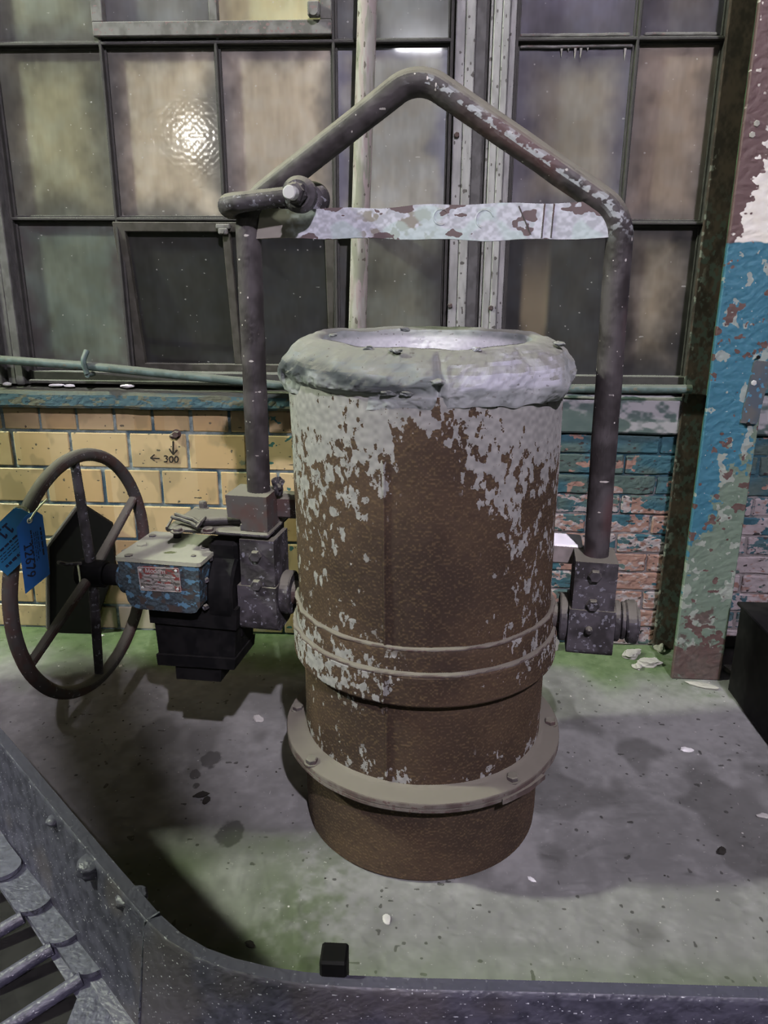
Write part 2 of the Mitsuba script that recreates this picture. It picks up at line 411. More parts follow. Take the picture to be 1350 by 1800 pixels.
# pane film: grime plus painted glow, brighter centres, darker rims; one tint per pane
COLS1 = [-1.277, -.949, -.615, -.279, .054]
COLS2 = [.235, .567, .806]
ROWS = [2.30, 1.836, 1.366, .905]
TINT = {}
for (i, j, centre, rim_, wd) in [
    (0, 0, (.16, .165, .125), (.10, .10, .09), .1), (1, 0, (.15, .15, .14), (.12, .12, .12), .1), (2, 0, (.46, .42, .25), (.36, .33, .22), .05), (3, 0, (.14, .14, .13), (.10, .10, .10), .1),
    (0, 1, (.215, .205, .135), (.105, .105, .085), .13), (1, 1, (.355, .305, .225), (.11, .105, .095), .10), (2, 1, (.335, .285, .22), (.13, .12, .115), .09), (3, 1, (.26, .25, .225), (.19, .19, .23), .05),  # lavender in the last pane: purplish reflected glow put into the tint
    (0, 2, (.105, .12, .095), (.085, .08, .075), .07), (1, 2, (.036, .036, .034), (.03, .03, .028), .1), (2, 2, (.036, .036, .036), (.03, .03, .028), .1), (3, 2, (.13, .13, .105), (.075, .075, .07), .12)]:  # dark leaning sash panes: reflection of the dark floor painted as tint
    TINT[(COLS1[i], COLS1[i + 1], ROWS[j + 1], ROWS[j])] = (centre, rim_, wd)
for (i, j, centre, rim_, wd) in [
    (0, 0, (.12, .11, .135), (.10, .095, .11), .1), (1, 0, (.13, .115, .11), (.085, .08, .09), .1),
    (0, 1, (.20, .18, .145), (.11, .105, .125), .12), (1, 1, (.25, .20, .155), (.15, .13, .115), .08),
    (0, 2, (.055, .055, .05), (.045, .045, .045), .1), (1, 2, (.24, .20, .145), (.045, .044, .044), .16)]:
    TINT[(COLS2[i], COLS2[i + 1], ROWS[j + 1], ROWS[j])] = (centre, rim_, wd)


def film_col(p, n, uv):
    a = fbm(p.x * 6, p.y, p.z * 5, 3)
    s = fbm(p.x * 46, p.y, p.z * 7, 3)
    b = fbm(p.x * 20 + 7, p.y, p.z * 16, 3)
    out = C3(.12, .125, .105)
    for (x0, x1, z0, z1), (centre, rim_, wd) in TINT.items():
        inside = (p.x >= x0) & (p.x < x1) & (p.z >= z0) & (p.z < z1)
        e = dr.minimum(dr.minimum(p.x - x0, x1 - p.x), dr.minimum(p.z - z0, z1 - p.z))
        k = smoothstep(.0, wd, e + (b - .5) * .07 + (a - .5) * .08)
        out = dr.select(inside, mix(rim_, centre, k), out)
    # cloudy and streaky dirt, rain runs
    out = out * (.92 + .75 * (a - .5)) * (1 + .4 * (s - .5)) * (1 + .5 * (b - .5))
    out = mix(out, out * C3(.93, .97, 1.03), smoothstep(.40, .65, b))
    clear = smoothstep(-.02, .0, p.x) * smoothstep(.165, .14, p.x)
    tan = smoothstep(.38, .36, p.x) * smoothstep(.28, .30, p.x) * smoothstep(1.34, 1.1, p.z)
    out = mix(out, (.24, .205, .13), tan * .7 * smoothstep(.3, .5, a + .05))
    dots = smoothstep(.90, .915, noise(p.x * 100, p.y, p.z * 100))
    return mix(out, (.42, .42, .40), dots * .5)


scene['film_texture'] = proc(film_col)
scene['dirt_glow_film'] = {'type': 'twosided', 'bsdf': {'type': 'principled', 'base_color': {'type': 'ref', 'id': 'film_texture'}, 'roughness': .13, 'specular': .5}}
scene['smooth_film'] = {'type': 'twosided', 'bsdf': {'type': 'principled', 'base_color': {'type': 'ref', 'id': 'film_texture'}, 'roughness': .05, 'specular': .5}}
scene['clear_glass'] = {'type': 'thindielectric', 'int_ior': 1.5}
scene['grimy_glass'] = {'type': 'blendbsdf', 'weight': .96, 'a': {'type': 'ref', 'id': 'clear_glass'}, 'b': {'type': 'ref', 'id': 'dirt_glow_film'}}
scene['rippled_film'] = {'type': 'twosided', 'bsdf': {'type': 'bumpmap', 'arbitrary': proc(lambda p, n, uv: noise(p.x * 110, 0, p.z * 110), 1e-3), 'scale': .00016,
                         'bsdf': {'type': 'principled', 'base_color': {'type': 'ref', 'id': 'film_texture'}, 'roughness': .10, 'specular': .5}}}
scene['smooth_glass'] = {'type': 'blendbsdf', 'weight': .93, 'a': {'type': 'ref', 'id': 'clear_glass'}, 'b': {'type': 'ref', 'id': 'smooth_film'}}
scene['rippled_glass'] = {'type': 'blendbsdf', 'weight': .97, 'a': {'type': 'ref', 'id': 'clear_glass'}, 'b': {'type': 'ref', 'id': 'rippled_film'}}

# ---------------------------------------------------------------- mesh helpers


def cat(*ms):
    return trimesh.util.concatenate([m for m in ms])


def cbox(x0, x1, y0, y1, z0, z1, c=.003):
    """box with chamfered edges"""
    pts = []
    for sx, x in ((-1, x0), (1, x1)):
        for sy, y in ((-1, y0), (1, y1)):
            for sz, z in ((-1, z0), (1, z1)):
                pts += [(x, y - sy * c, z - sz * c), (x - sx * c, y, z - sz * c), (x - sx * c, y - sy * c, z)]
    return trimesh.convex.convex_hull(np.array(pts))


def frames(P):
    P = np.asarray(P, float)
    t = np.gradient(P, axis=0)
    t /= np.linalg.norm(t, axis=1, keepdims=True)
    a = np.cross(t[0], [0, 0, 1.0] if abs(t[0][2]) < .9 else [0, 1.0, 0])
    a /= np.linalg.norm(a)
    A = []
    for k in range(len(P)):
        a = a - t[k] * (a @ t[k])
        a /= np.linalg.norm(a)
        A.append(a)
    A = np.array(A)
    return P, t, A, np.cross(t, A)


def tube(P, r, n=20, closed=False, caps=True):
    P, t, A, B = frames(P)
    r = np.broadcast_to(np.asarray(r, float), len(P))
    th = np.arange(n) * 2 * np.pi / n
    V = P[:, None] + r[:, None, None] * (np.cos(th)[None, :, None] * A[:, None] + np.sin(th)[None, :, None] * B[:, None])
    V = V.reshape(-1, 3)
    m, Fc = len(P), []
    for i in range(m - 1):
        for j in range(n):
            a, b = i * n + j, i * n + (j + 1) % n
            Fc += [(a, b, b + n), (a, b + n, a + n)]
    if caps:
        V = np.vstack([V, P[:1], P[-1:]])
        for j in range(n):
            Fc += [(m * n, (j + 1) % n, j), (m * n + 1, (m - 1) * n + j, (m - 1) * n + (j + 1) % n)]
    msh = trimesh.Trimesh(V, Fc, process=False)
    if msh.volume < 0:
        msh.invert()
    return msh


def fillet(P, R, n=10):
    """polyline with rounded corners"""
    P = [np.asarray(p, float) for p in P]
    out = [P[0]]
    for k in range(1, len(P) - 1):
        a, b, c = P[k - 1], P[k], P[k + 1]
        u, v = (a - b) / np.linalg.norm(a - b), (c - b) / np.linalg.norm(c - b)
        ang = math.acos(np.clip(u @ v, -1, 1))
        d = R[k - 1] / math.tan(ang / 2)
        p0, p1 = b + u * d, b + v * d
        bis = (u + v) / np.linalg.norm(u + v)
        cen = b + bis * (R[k - 1] / math.sin(ang / 2))
        e0, e1 = (p0 - cen), (p1 - cen)
        tot = math.acos(np.clip(e0 @ e1 / np.linalg.norm(e0) / np.linalg.norm(e1), -1, 1))
        for i in range(n + 1):
            f = i / n
            w = (math.sin((1 - f) * tot) * e0 + math.sin(f * tot) * e1) / math.sin(tot)
            out.append(cen + w)
    out.append(P[-1])
    return np.array(out)


def densify(P, step):
    P = np.asarray(P, float)
    out = [P[0]]
    for a, b in zip(P[:-1], P[1:]):
        k = max(1, int(np.linalg.norm(b - a) / step))
        out += [a + (b - a) * i / k for i in range(1, k + 1)]
    return np.array(out)


def lathe(prof, n=96):
    """closed or open profile of (r, z) about the z axis"""
    prof = np.asarray(prof, float)
    th = np.arange(n) * 2 * np.pi / n
    V = np.stack([prof[:, :1] * np.cos(th), prof[:, :1] * np.sin(th), np.repeat(prof[:, 1:], n, 1)], -1).reshape(-1, 3)
    Fc = []
    for i in range(len(prof) - 1):
        for j in range(n):
            a, b = i * n + j, i * n + (j + 1) % n
            if prof[i, 0] > 1e-9:
                Fc.append((a, b, b + n))
            if prof[i + 1, 0] > 1e-9:
                Fc.append((a, b + n, a + n))
    return trimesh.Trimesh(V, Fc, process=False)


def extrude(poly, d0, d1):
    """polygon of (s, z) extruded along local depth d0..d1; local axes (s, d, z)"""
    m = trimesh.creation.extrude_polygon(sg.Polygon(poly), d1 - d0, engine='earcut')
    V = m.vertices.copy()
    m.vertices = np.stack([V[:, 0], d0 + V[:, 2], V[:, 1]], 1)
    m.fix_normals()
    return m


def rod(a, b, r, n=24, c=0.0):
    a, b = np.asarray(a, float), np.asarray(b, float)
    if c:
        u = (b - a) / np.linalg.norm(b - a)
        return tube([a, a + u * 1e-5, a + u * c, b - u * c, b - u * 1e-5, b], [r - c, r - c, r, r, r - c, r - c], n)
    return tube([a, b], r, n)


def hexbolt(pos, axis, r, h, dome=.0, turn=0.2, washer=0.0):
    pos, axis = np.asarray(pos, float), np.asarray(axis, float)
    axis = axis / np.linalg.norm(axis)
    ms = [trimesh.convex.convex_hull(np.array([[rr * math.cos(k * math.pi / 3 + turn), rr * math.sin(k * math.pi / 3 + turn), z] for k in range(6) for rr, z in ((r, 0), (r, h * .8), (r * .82, h))]))]
    if washer:
        ms.append(trimesh.creation.cylinder(washer, h * .25, sections=24))
    m = cat(*ms)
    M = trimesh.geometry.align_vectors([0, 0, 1], axis)
    M[:3, 3] = pos
    m.apply_transform(M)
    return m


def jitter(m, amp, f, seed=0):
    m = m.copy()
    v = m.vertices
    q = np.stack([meshkit.fbm(v * f + s, 3, seed) for s in (0, 31.7, 77.1)], -1) - .5
    m.vertices = v + q * 2 * amp
    return m


def rock(r, seed, squash=(1, 1, 1), sub=2, rough=.5):
    m = trimesh.creation.icosphere(sub, 1.0)
    v = m.vertices
    d = 1 + rough * 2 * (meshkit.fbm(v * 1.3 + seed * 3.3, 3, seed) - .5)
    m.vertices = v * d[:, None] * r * np.array(squash)
    return m


def moved(m, x, y, z, rz=0, rx=0, ry=0):
    m = m.copy()
    M = trimesh.transformations.euler_matrix(math.radians(rx), math.radians(ry), math.radians(rz))
    M[:3, 3] = (x, y, z)
    m.apply_transform(M)
    return m


count = {}


def put(key, mesh, bsdf, smooth=35, tw=None, number=True):
    if number:
        k = count.get(key, -1) + 1
        count[key] = k
        key = key if k == 0 else f'{key}_{k:03d}'
    more = {} if tw is None else {'to_world': tw}
    scene[key] = mikit.ply(mesh, bsdf, smooth=smooth, **more)
    return key


def lab(key, label, category=None, group=None, kind=None):
    labels[key] = {'label': label}
    if category:
        labels[key]['category'] = category
    if group:
        labels[key]['group'] = group
    if kind:
        labels[key]['kind'] = kind


# local frame of the ladle: s along the trunnions (right end nearer), d away from the camera, z up
AX, PP = np.array([.991, -.132, 0]), np.array([.132, .991, 0])
LM = np.eye(4)
LM[:3, 0], LM[:3, 1], LM[:3, 3] = AX, PP, (LX, LY, 0)


def L(m):
    m = m.copy()
    m.apply_transform(LM)
    return m


def W(s, d, z):
    return np.array([LX, LY, 0]) + AX * s + PP * d + np.array([0, 0, z])


# ================================================================= setting
WY = 2.43                                    # face of the wall under the windows
fl = trimesh.Trimesh([[-3.2, -1.0, 0], [3.2, -1.0, 0], [3.2, 2.6, 0], [-3.2, 2.6, 0]], [[0, 1, 2], [0, 2, 3]], process=False)
put('floor', trimesh.creation.box(bounds=[[-3.2, -1.2, -.12], [3.2, 2.75, 0]]), 'concrete_floor', False)
lab('floor', 'worn grey concrete floor with algae and painted green light along the wall', kind='structure')

put('wall_back', trimesh.creation.box(bounds=[[-3.2, WY, 0], [3.2, 2.75, .80]]), 'teal_mortar', False)
lab('wall_back', 'low wall under the windows, yellow glazed tiles at left and painted bricks at right', kind='structure')

# tiles: the wall face is the recessed mortar
BRX = .115                                   # tiles left of this, bricks right of it
def tile(x0, x1, z0, z1, proud, g=.0050):
    dx = rng.uniform(-.0015, .0015)
    return cbox(x0 + g + dx, x1 - g + dx, WY - proud, WY + .03, z0 + g, z1 - g, .0028)


tiles = []
x = -1.258 - .1255 * 9
while x < BRX:                               # the low top course
    if not (x > BRX - .03):
        tiles.append((x, min(x + .1255, BRX), .713, .800))
    x += .1255
for k in range(6):
    z1 = .713 - .124 * k
    z0 = max(z1 - .124, .001)
    x = -.968 - .196 * 8 + (.0985 if k % 2 else 0)
    while x < BRX - .02:
        tiles.append((x, min(x + .196, BRX), z0, z1))
        x += .196
for (x0, x1, z0, z1) in tiles:
    put('wall_back__tile', tile(x0, x1, z0, z1, rng.uniform(.0035, .006)), 'glazed_tile', False)

# bricks
for k in range(11):
    z1 = .735 - .0668 * k
    z0 = max(z1 - .0668, .001)
    x = BRX - (.105 if k % 2 else 0)
    while x < 1.95:
        x0 = max(x, BRX)
        if x + .21 - x0 > .04:
            p = rng.uniform(.002, .011)
            m = cbox(x0 + .003, x + .207, WY - p, WY + .03, z0 + .003, z1 - .003, .004)
            m = jitter(m.subdivide_to_size(.035), .0045, 26, k * 31 + int(x * 50) % 29)
            put('wall_back__brick', m, 'painted_brick', 40)
        x += .21

for k in range(20):
    z0 = .850 + .0668 * k
    x = .845 - (.105 if k % 2 else 0)
    while x < 1.6:
        x0 = max(x, .845)
        m = jitter(cbox(x0 + .003, x + .207, 2.515 - rng.uniform(.002, .01), 2.56, z0 + .003, z0 + .0638, .004), .003, 26, k)
        put('wall_upper__brick', m, 'painted_brick', False)
        x += .21
# sills
nS = 90
P = np.linspace(-3.0, .12, nS)
poly = [(WY + .02, .795), (2.392, .795), (2.386, .803), (2.386, .838), (2.396, .848), (WY + .16, .868), (WY + .16, .795)]
m = trimesh.creation.extrude_polygon(sg.Polygon(poly), 3.12, engine='earcut')
m = m.subdivide_to_size(.05)
V = m.vertices
m.vertices = np.stack([-3.0 + V[:, 2], V[:, 0], V[:, 1]], 1)
m = jitter(m, .004, 18, 3)
m.fix_normals()
put('trim_1', m, 'sill_paint', 40)
lab('trim_1', 'chipped teal window sill ledge above the yellow tiles', kind='structure')
put('trim_2', jitter(cbox(.12, 1.95, 2.405, 2.6, .737, .846, .006).subdivide_to_size(.06), .004, 15, 5), 'sill_block_paint', 40)
lab('trim_2', 'flaking green and white sill block above the painted bricks', kind='structure')
put('wall_upper', cat(trimesh.creation.box(bounds=[[.806 + .02, 2.52, .80], [3.2, 2.75, 2.6]])), 'painted_brick', False)
lab('wall_upper', 'painted brick wall to the right of the windows, behind the column', kind='structure')

# ---------------------------------------------------------------- windows
GY = 2.47                                    # plane of the glass
GT = .004


def bar(x0, x1, z0, z1, y0=2.452, y1=2.488, c=.002):
    return cbox(x0, x1, y0, y1, z0, z1, c)


def pane(x0, x1, z0, z1, y=GY, y1=None):
    """one pane; y1: depth of its lower edge when the sash leans out"""
    v = [(x0, y if y1 is None else y1, z0), (x1, y if y1 is None else y1, z0), (x1, y, z1), (x0, y, z1)]
    v += [(a, b + GT, c) for a, b, c in v]
    f = [(0, 1, 2), (0, 2, 3), (5, 4, 7), (5, 7, 6), (4, 0, 3), (4, 3, 7), (1, 5, 6), (1, 6, 2), (3, 2, 6), (3, 6, 7), (4, 5, 1), (4, 1, 0)]
    return trimesh.Trimesh(v, f, process=False)


def tee(x0, x1, z0, z1, axis):
    """glazing bar of T section: broad back flange and a narrow proud web"""
    if axis == 'v':
        return cat(cbox(x0, x1, 2.462, 2.470, z0, z1, .001), cbox((x0 + x1) / 2 - .004, (x0 + x1) / 2 + .004, 2.444, 2.466, z0, z1, .0015))
    return cat(cbox(x0, x1, 2.462, 2.470, z0, z1, .001), cbox(x0, x1, 2.444, 2.466, (z0 + z1) / 2 - .004, (z0 + z1) / 2 + .004, .0015))


b = .010
TOPZ = 2.45
for i, xc in enumerate(COLS1):
    z0 = .90
    if i == 2:
        for za, zb in ((1.366, 1.836),):
            put('window_1__glazing_bar', tee(xc - b, xc + b, za, zb, 'v'), 'window_steel', False)
    else:
        put('window_1__glazing_bar', tee(xc - b, xc + b, z0, TOPZ, 'v'), 'window_steel', False)
for zc in (1.836, 1.366):
    put('window_1__glazing_rail', tee(COLS1[0], COLS1[-1], zc - .011, zc + .011, 'h'), 'window_steel', False)
put('window_1__bottom_rail', cat(bar(COLS1[0], COLS1[-1], .868, .905, 2.44, 2.49), cbox(COLS1[0], COLS1[-1], 2.425, 2.45, .868, .879, .002)), 'window_steel', False)
# broad grey lower rail of the upper ventilator
put('window_1__upper_sash', cat(bar(COLS1[1] - .012, COLS1[3] - .002, 1.850, 1.886, 2.430, 2.46), cbox(COLS1[1] - .012, COLS1[1] + .02, 2.430, 2.46, 1.886, TOPZ, .002),
                                cbox(COLS1[3] - .034, COLS1[3] - .002, 2.430, 2.46, 1.886, TOPZ, .002)), 'rail_grey', False)
lab('window_1__upper_sash', 'broad grey frame of the upper opening sash')
put('window_1__upper_sash__glazing_bar', cbox(COLS1[2] - .012, COLS1[2] + .012, 2.434, 2.462, 1.886, TOPZ, .002), 'rail_grey', False)
put('window_1__upper_sash__latch', cat(rod((-.328, 2.425, 1.90), (-.328, 2.40, 1.90), .012, 16), cbox(-.345, -.311, 2.405, 2.43, 1.888, 1.925, .004)), 'rail_grey', 30)
for j in range(3):
    for i in range(4):
        x0, x1, z0, z1 = COLS1[i], COLS1[i + 1], ROWS[j + 1], ROWS[j] if j else TOPZ
        if j == 2 and i in (1, 2):
            continue
        holder = 'window_1__upper_sash__pane' if (j == 0 and i in (1, 2)) else 'window_1__pane'
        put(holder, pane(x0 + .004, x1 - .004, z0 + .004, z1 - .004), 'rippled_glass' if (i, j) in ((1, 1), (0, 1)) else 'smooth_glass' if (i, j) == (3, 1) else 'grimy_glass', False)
# bottom ventilator of two panes, pushed out at the foot
lean = .085
def leaned(m):
    m = m.copy()
    v = m.vertices
    m.vertices = np.stack([v[:, 0], v[:, 1] + lean * (1.366 - v[:, 2]) / .46, v[:, 2]], 1)
    return m


sx0, sx1 = COLS1[1] - .012, COLS1[3] - .004
put('window_1__lower_sash', leaned(cat(bar(sx0, sx0 + .036, .895, 1.352, 2.440, 2.475), bar(sx1 - .03, sx1, .895, 1.352, 2.440, 2.475), bar(sx0, sx1, 1.330, 1.358, 2.440, 2.475),
                                       bar(sx0, sx1, .893, .925, 2.440, 2.475), bar(COLS1[2] - .012, COLS1[2] + .012, .92, 1.335, 2.446, 2.475))), 'sash_steel', False)
lab('window_1__lower_sash', 'brown steel sash pushed out at its foot')
for i in (1, 2):
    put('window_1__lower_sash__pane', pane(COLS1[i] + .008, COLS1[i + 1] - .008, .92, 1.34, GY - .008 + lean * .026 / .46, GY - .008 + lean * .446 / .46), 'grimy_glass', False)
put('window_1__lower_sash__catch', cat(cbox(-.640, -.597, 2.430, 2.462, 1.338, 1.352, .003), cbox(-.632, -.604, 2.424, 2.444, 1.322, 1.340, .003), rod((-.618, 2.418, 1.330), (-.618, 2.432, 1.330), .006, 12)), 'rail_grey', 30)
lab('window_1', 'left steel window of grimy panes with an opening sash', kind='structure')

for i, xc in enumerate(COLS2):
    put('window_2__glazing_bar', tee(xc - b, xc + b, .90, TOPZ, 'v'), 'window_steel', False)
for zc in (1.836, 1.358):
    put('window_2__glazing_rail', tee(COLS2[0], COLS2[-1], zc - .011, zc + .011, 'h'), 'window_steel', False)
put('window_2__bottom_rail', cat(bar(COLS2[0], COLS2[-1], .880, .912, 2.44, 2.49)), 'window_steel', False)
for j in range(3):
    for i in range(2):
        x0, x1, z0, z1 = COLS2[i], COLS2[i + 1], ROWS[j + 1], ROWS[j] if j else TOPZ
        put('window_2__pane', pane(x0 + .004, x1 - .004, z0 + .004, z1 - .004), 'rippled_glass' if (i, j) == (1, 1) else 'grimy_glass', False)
# ragged dried putty along the top of the tall pane
for (px, py, h) in ((988, 84, .022), (1012, 84, .028), (1022, 84, .026), (1100, 84, .03), (1000, 82, .012), (1034, 82, .01)):
    q = at(px, py, Y=2.46)
    put('window_2__putty', trimesh.convex.convex_hull(np.array([(q[0] - .004, 2.4665, q[2]), (q[0] + .004, 2.4665, q[2]), (q[0], 2.4665, q[2] - h), (q[0] - .004, 2.462, q[2]), (q[0] + .003, 2.462, q[2]), (q[0], 2.464, q[2] - h * .9)])), 'dusty_plaster', False)
for (x0, x1, zc) in ((COLS2[0] + .01, COLS2[1] - .01, 1.822), (COLS2[0] + .01, COLS2[1] - .02, 1.850), (COLS2[1] + .02, COLS2[2] - .02, 1.850)):
    put('window_2__putty', jitter(cbox(x0, x1, 2.459, 2.470, zc - .004, zc + .004, .002).subdivide_to_size(.03), .003, 40, 3), 'rail_grey', False)
lab('window_2', 'right steel window of grimy panes beside the column', kind='structure')

# built-up mullion between the two windows: flat strips at stepped depths
strips = [(.064, .090, 2.425), (.0915, .118, 2.420), (.120, .150, 2.450), (.159, .166, 2.435), (.168, .190, 2.425), (.191, .211, 2.418), (.2125, .229, 2.424)]
put('trim_3', cbox(.056, .236, 2.455, 2.50, .86, TOPZ, .002), 'window_steel', False)
lab('trim_3', 'built-up grey steel mullion of narrow strips between the two windows', kind='structure')
for (x0, x1, y0) in strips:
    put('trim_3__strip', cbox(x0, x1, y0, 2.462, .862, TOPZ, .0025), 'mullion_shadow_grey' if y0 > 2.44 else 'mullion_paint', False)
for q in (at(803, 237, Y=2.42), at(863, 541, Y=2.415), at(791, 537, Y=2.42)):
    put('trim_3__rivet', hexbolt((q[0], q[1] + .004, q[2]), (0, -1, 0), .008, .008), 'dusty_iron_red', False)
# left mullion at the picture's edge, and the jamb beside the column
put('trim_4', cat(cbox(-1.43, -1.285, 2.455, 2.50, .86, TOPZ, .002)), 'window_steel', False)
lab('trim_4', 'dark grey steel mullion at the left edge of the left window', kind='structure')
for (x0, x1, y0) in ((-1.318, -1.292, 2.425), (-1.352, -1.326, 2.440), (-1.395, -1.365, 2.425)):
    put('trim_4__strip', cbox(x0, x1, y0, 2.462, .862, TOPZ, .0025), 'mullion_shadow_grey', False)
for i in range(4):
    x1 = -1.435 - .333 * i
    for j in range(3):
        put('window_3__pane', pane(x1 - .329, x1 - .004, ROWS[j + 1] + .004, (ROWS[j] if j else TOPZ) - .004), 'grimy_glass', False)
    put('window_3__glazing_bar', tee(x1 - .333 - b, x1 - .333 + b, .90, TOPZ, 'v'), 'window_steel', False)
for zc in (1.836, 1.366):
    put('window_3__glazing_rail', tee(-2.78, -1.435, zc - .011, zc + .011, 'h'), 'window_steel', False)
put('window_3__bottom_rail', bar(-2.78, -1.43, .868, .905, 2.44, 2.49), 'window_steel', False)
put('wall_upper_left', trimesh.creation.box(bounds=[[-3.2, 2.46, .80], [-2.775, 2.75, 2.6]]), 'teal_mortar', False)
lab('wall_upper_left', 'grey wall beyond the windows at the far left', kind='structure')
lab('window_3', 'sliver of a further grimy window at the left edge', kind='structure')
put('trim_5', cat(cbox(.806, .90, 2.462, 2.54, .845, TOPZ, .002)), 'window_steel', False)
lab('trim_5', 'dark window jamb beside the column', kind='structure')

# ================================================================= steel column at right
col = 'steel_column'
put(col + '__front_flange', jitter(cbox(.792, .942, 2.196, 2.212, 0, 2.6, .003).subdivide_to_size(.08), .0012, 14, 8), 'column_paint', 40)
lab(col + '__front_flange', 'flange with flaking blue, sage green and cream paint over rust')
put(col + '__web', cbox(.858, .872, 2.21, 2.41, 0, 2.6, .001), 'green_edge', False)
put(col + '__back_flange', jitter(cbox(.790, .945, 2.398, 2.412, 0, 2.6, .003).subdivide_to_size(.08), .001, 14, 9), 'flange_rust', 40)
q = at(1325, 690, Y=2.19)
strap = extrude([(-.023, -.087), (.018, -.087), (.023, -.08), (.027, .08), (.022, .087), (-.018, .087), (-.021, .08)], -.010, 0)
put(col + '__strap', moved(strap, q[0] + .004, 2.1955, q[2], 0, 0, 4), 'strap_steel', 20)
lab(col + '__strap', 'grey steel strap bolted to the flange edge')
for (px, py) in ((1325, 673), (1315, 745), (1333, 628)):
    r_ = at(px, py, Y=2.185)
    put(col + '__strap__bolt', hexbolt((r_[0], 2.1865, r_[2]), (0, -1, 0), .0055 if py != 673 else .008, .004), 'bright_metal' if py == 673 else 'black_iron', False)
for (px, py) in ((1330, 217), (1322, 237), (1300, 423), (1335, 425)):
    r_ = at(px, py, Y=2.196)
    if py > 300:
        continue
    put(col + '__rivet', hexbolt((r_[0], 2.197, r_[2]), (0, -1, 0), .008, .004), 'dusty_plaster', False)
lab(col, 'rusty steel I-beam column with peeling blue and green paint standing at the right', 'column')

# unseen plate and cabinet, added only to throw shadows into the view
edge_x = lambda z: 1.393 - .312 * z
plate_poly = [(edge_x(2.86), 2.86), (edge_x(4.6), 4.6), (edge_x(4.6) - .09, 4.6), (edge_x(3.25) - .09, 3.25), (edge_x(3.17) - .15, 3.17), (edge_x(2.86) - .15, 2.86)]
put('shadow_plate__sheet', moved(extrude(plate_poly, 0, .012), 0, -1.4, 0), 'flange_rust', False)
put('shadow_plate__rod', rod((edge_x(4.6) - .04, -1.394, 4.55), (edge_x(4.6) - .04, -1.394, 5.2), .012, 12), 'flange_rust', 40)
lab('shadow_plate', 'tapered blocker plate added out of view behind the camera to cast a shadow', 'steel plate')
put('blocker_cabinet__body', cbox(-2.1, -1.74, 1.24, 1.78, 0.02, 1.64, .006), 'dusty_steel', False)
put('blocker_cabinet__door', cbox(-1.742, -1.722, 1.26, 1.76, .08, 1.58, .004), 'dusty_steel', False)
put('blocker_cabinet__door__handle', rod((-1.715, 1.37, .95), (-1.715, 1.37, 1.07), .008, 12, .002), 'black_iron', 40)
put('blocker_cabinet__plinth', cbox(-2.08, -1.76, 1.26, 1.76, 0, .02, .001), 'black_iron', False)
lab('blocker_cabinet', 'tall cabinet added out of view at the left to block the green lamp', 'cabinet')

# dark steel box at the right edge
q = at(1335, 1090, Y=2.02)
bx = q[0] - .005
put('steel_box__body', cbox(bx, bx + .5, 1.80, 2.14, .0, q[2] - .012, .004), 'black_iron', False)
put('steel_box__lid', cbox(bx - .008, bx + .508, 1.79, 2.15, q[2] - .012, q[2], .003), 'black_iron', False)
lab('steel_box', 'dark steel box standing on the floor at the right edge', 'box')

# vertical pipe in front of the left window
pt, pb = at(646, 0, Y=2.36), at(628, 575, Y=2.36)
dirn = (pt - pb) / np.linalg.norm(pt - pb)
put('vertical_pipe__tube', rod(pb - dirn * (pb[2] - .002) / dirn[2], pt + dirn * .5, .0265, 28), 'streaked_pipe', 60)
put('vertical_pipe__bracket', cat(cbox(pb[0] - .045, pb[0] + .045, 2.36, 2.445, 1.362, 1.382, .003)), 'window_steel', False)
lab('vertical_pipe', 'pale streaked vertical pipe running down in front of the left window', 'pipe')

# conduit along the sill
c0, c1 = at(-60, 628, Y=2.375), at(500, 678, Y=2.375)
cpath = [c0, at(150, 643, Y=2.375), at(330, 661, Y=2.375), c1, np.array([-.27, 2.407, .876]), np.array([.1, 2.407, .874]), at(960, 683, Y=2.39), at(1020, 683, Y=2.375), at(1215, 684, Y=2.375)]
put('conduit__tube', tube(densify(cpath, .06), .0135, 16), 'teal_conduit', 60)
q = at(150, 640, Y=2.36)
put('conduit__clip', cat(tube(fillet([(q[0] + .004, 2.356, q[2] - .030), (q[0], 2.356, q[2] - .016), (q[0] - .003, 2.354, q[2] + .012), (q[0] + .004, 2.372, q[2] + .04)], [.01, .02], 5), .0085, 10),
                         rod((q[0] + .004, 2.355, q[2] - .034), (q[0] + .004, 2.40, q[2] - .034), .008, 12)), 'teal_conduit', 40)
put('conduit__clip', cat(rod((.1, 2.405, .874), (.1, 2.46, .874), .012, 12)), 'teal_conduit', 40)
lab('conduit', 'thin teal conduit pipe sagging along the window sill', 'pipe')
for k, (px, py, w_, h_) in enumerate([(95, 651, .026, .006), (222, 653, .022, .007), (10, 650, .014, .007), (120, 655, .02, .005)]):  # white pieces added for bright outside light showing through the sill gaps
    q = at(px, py, Y=2.43)
    put('gap_light_piece', moved(rock(1, k + 3, (w_, .012, h_), 1), q[0], 2.43, .856 + h_), 'white_chip', False)
    lab('gap_light_piece' if k == 0 else f'gap_light_piece_{k:03d}', ['large white piece standing in for outside light at the sill gap left of the conduit clip', 'white piece standing in for outside light at the foot of the tilted sash',
                                                                  'white piece standing in for outside light at the left end of the sill', 'thin white piece for outside light right beside the large one by the clip'][k], 'light piece', 'outside light at the sill gaps')

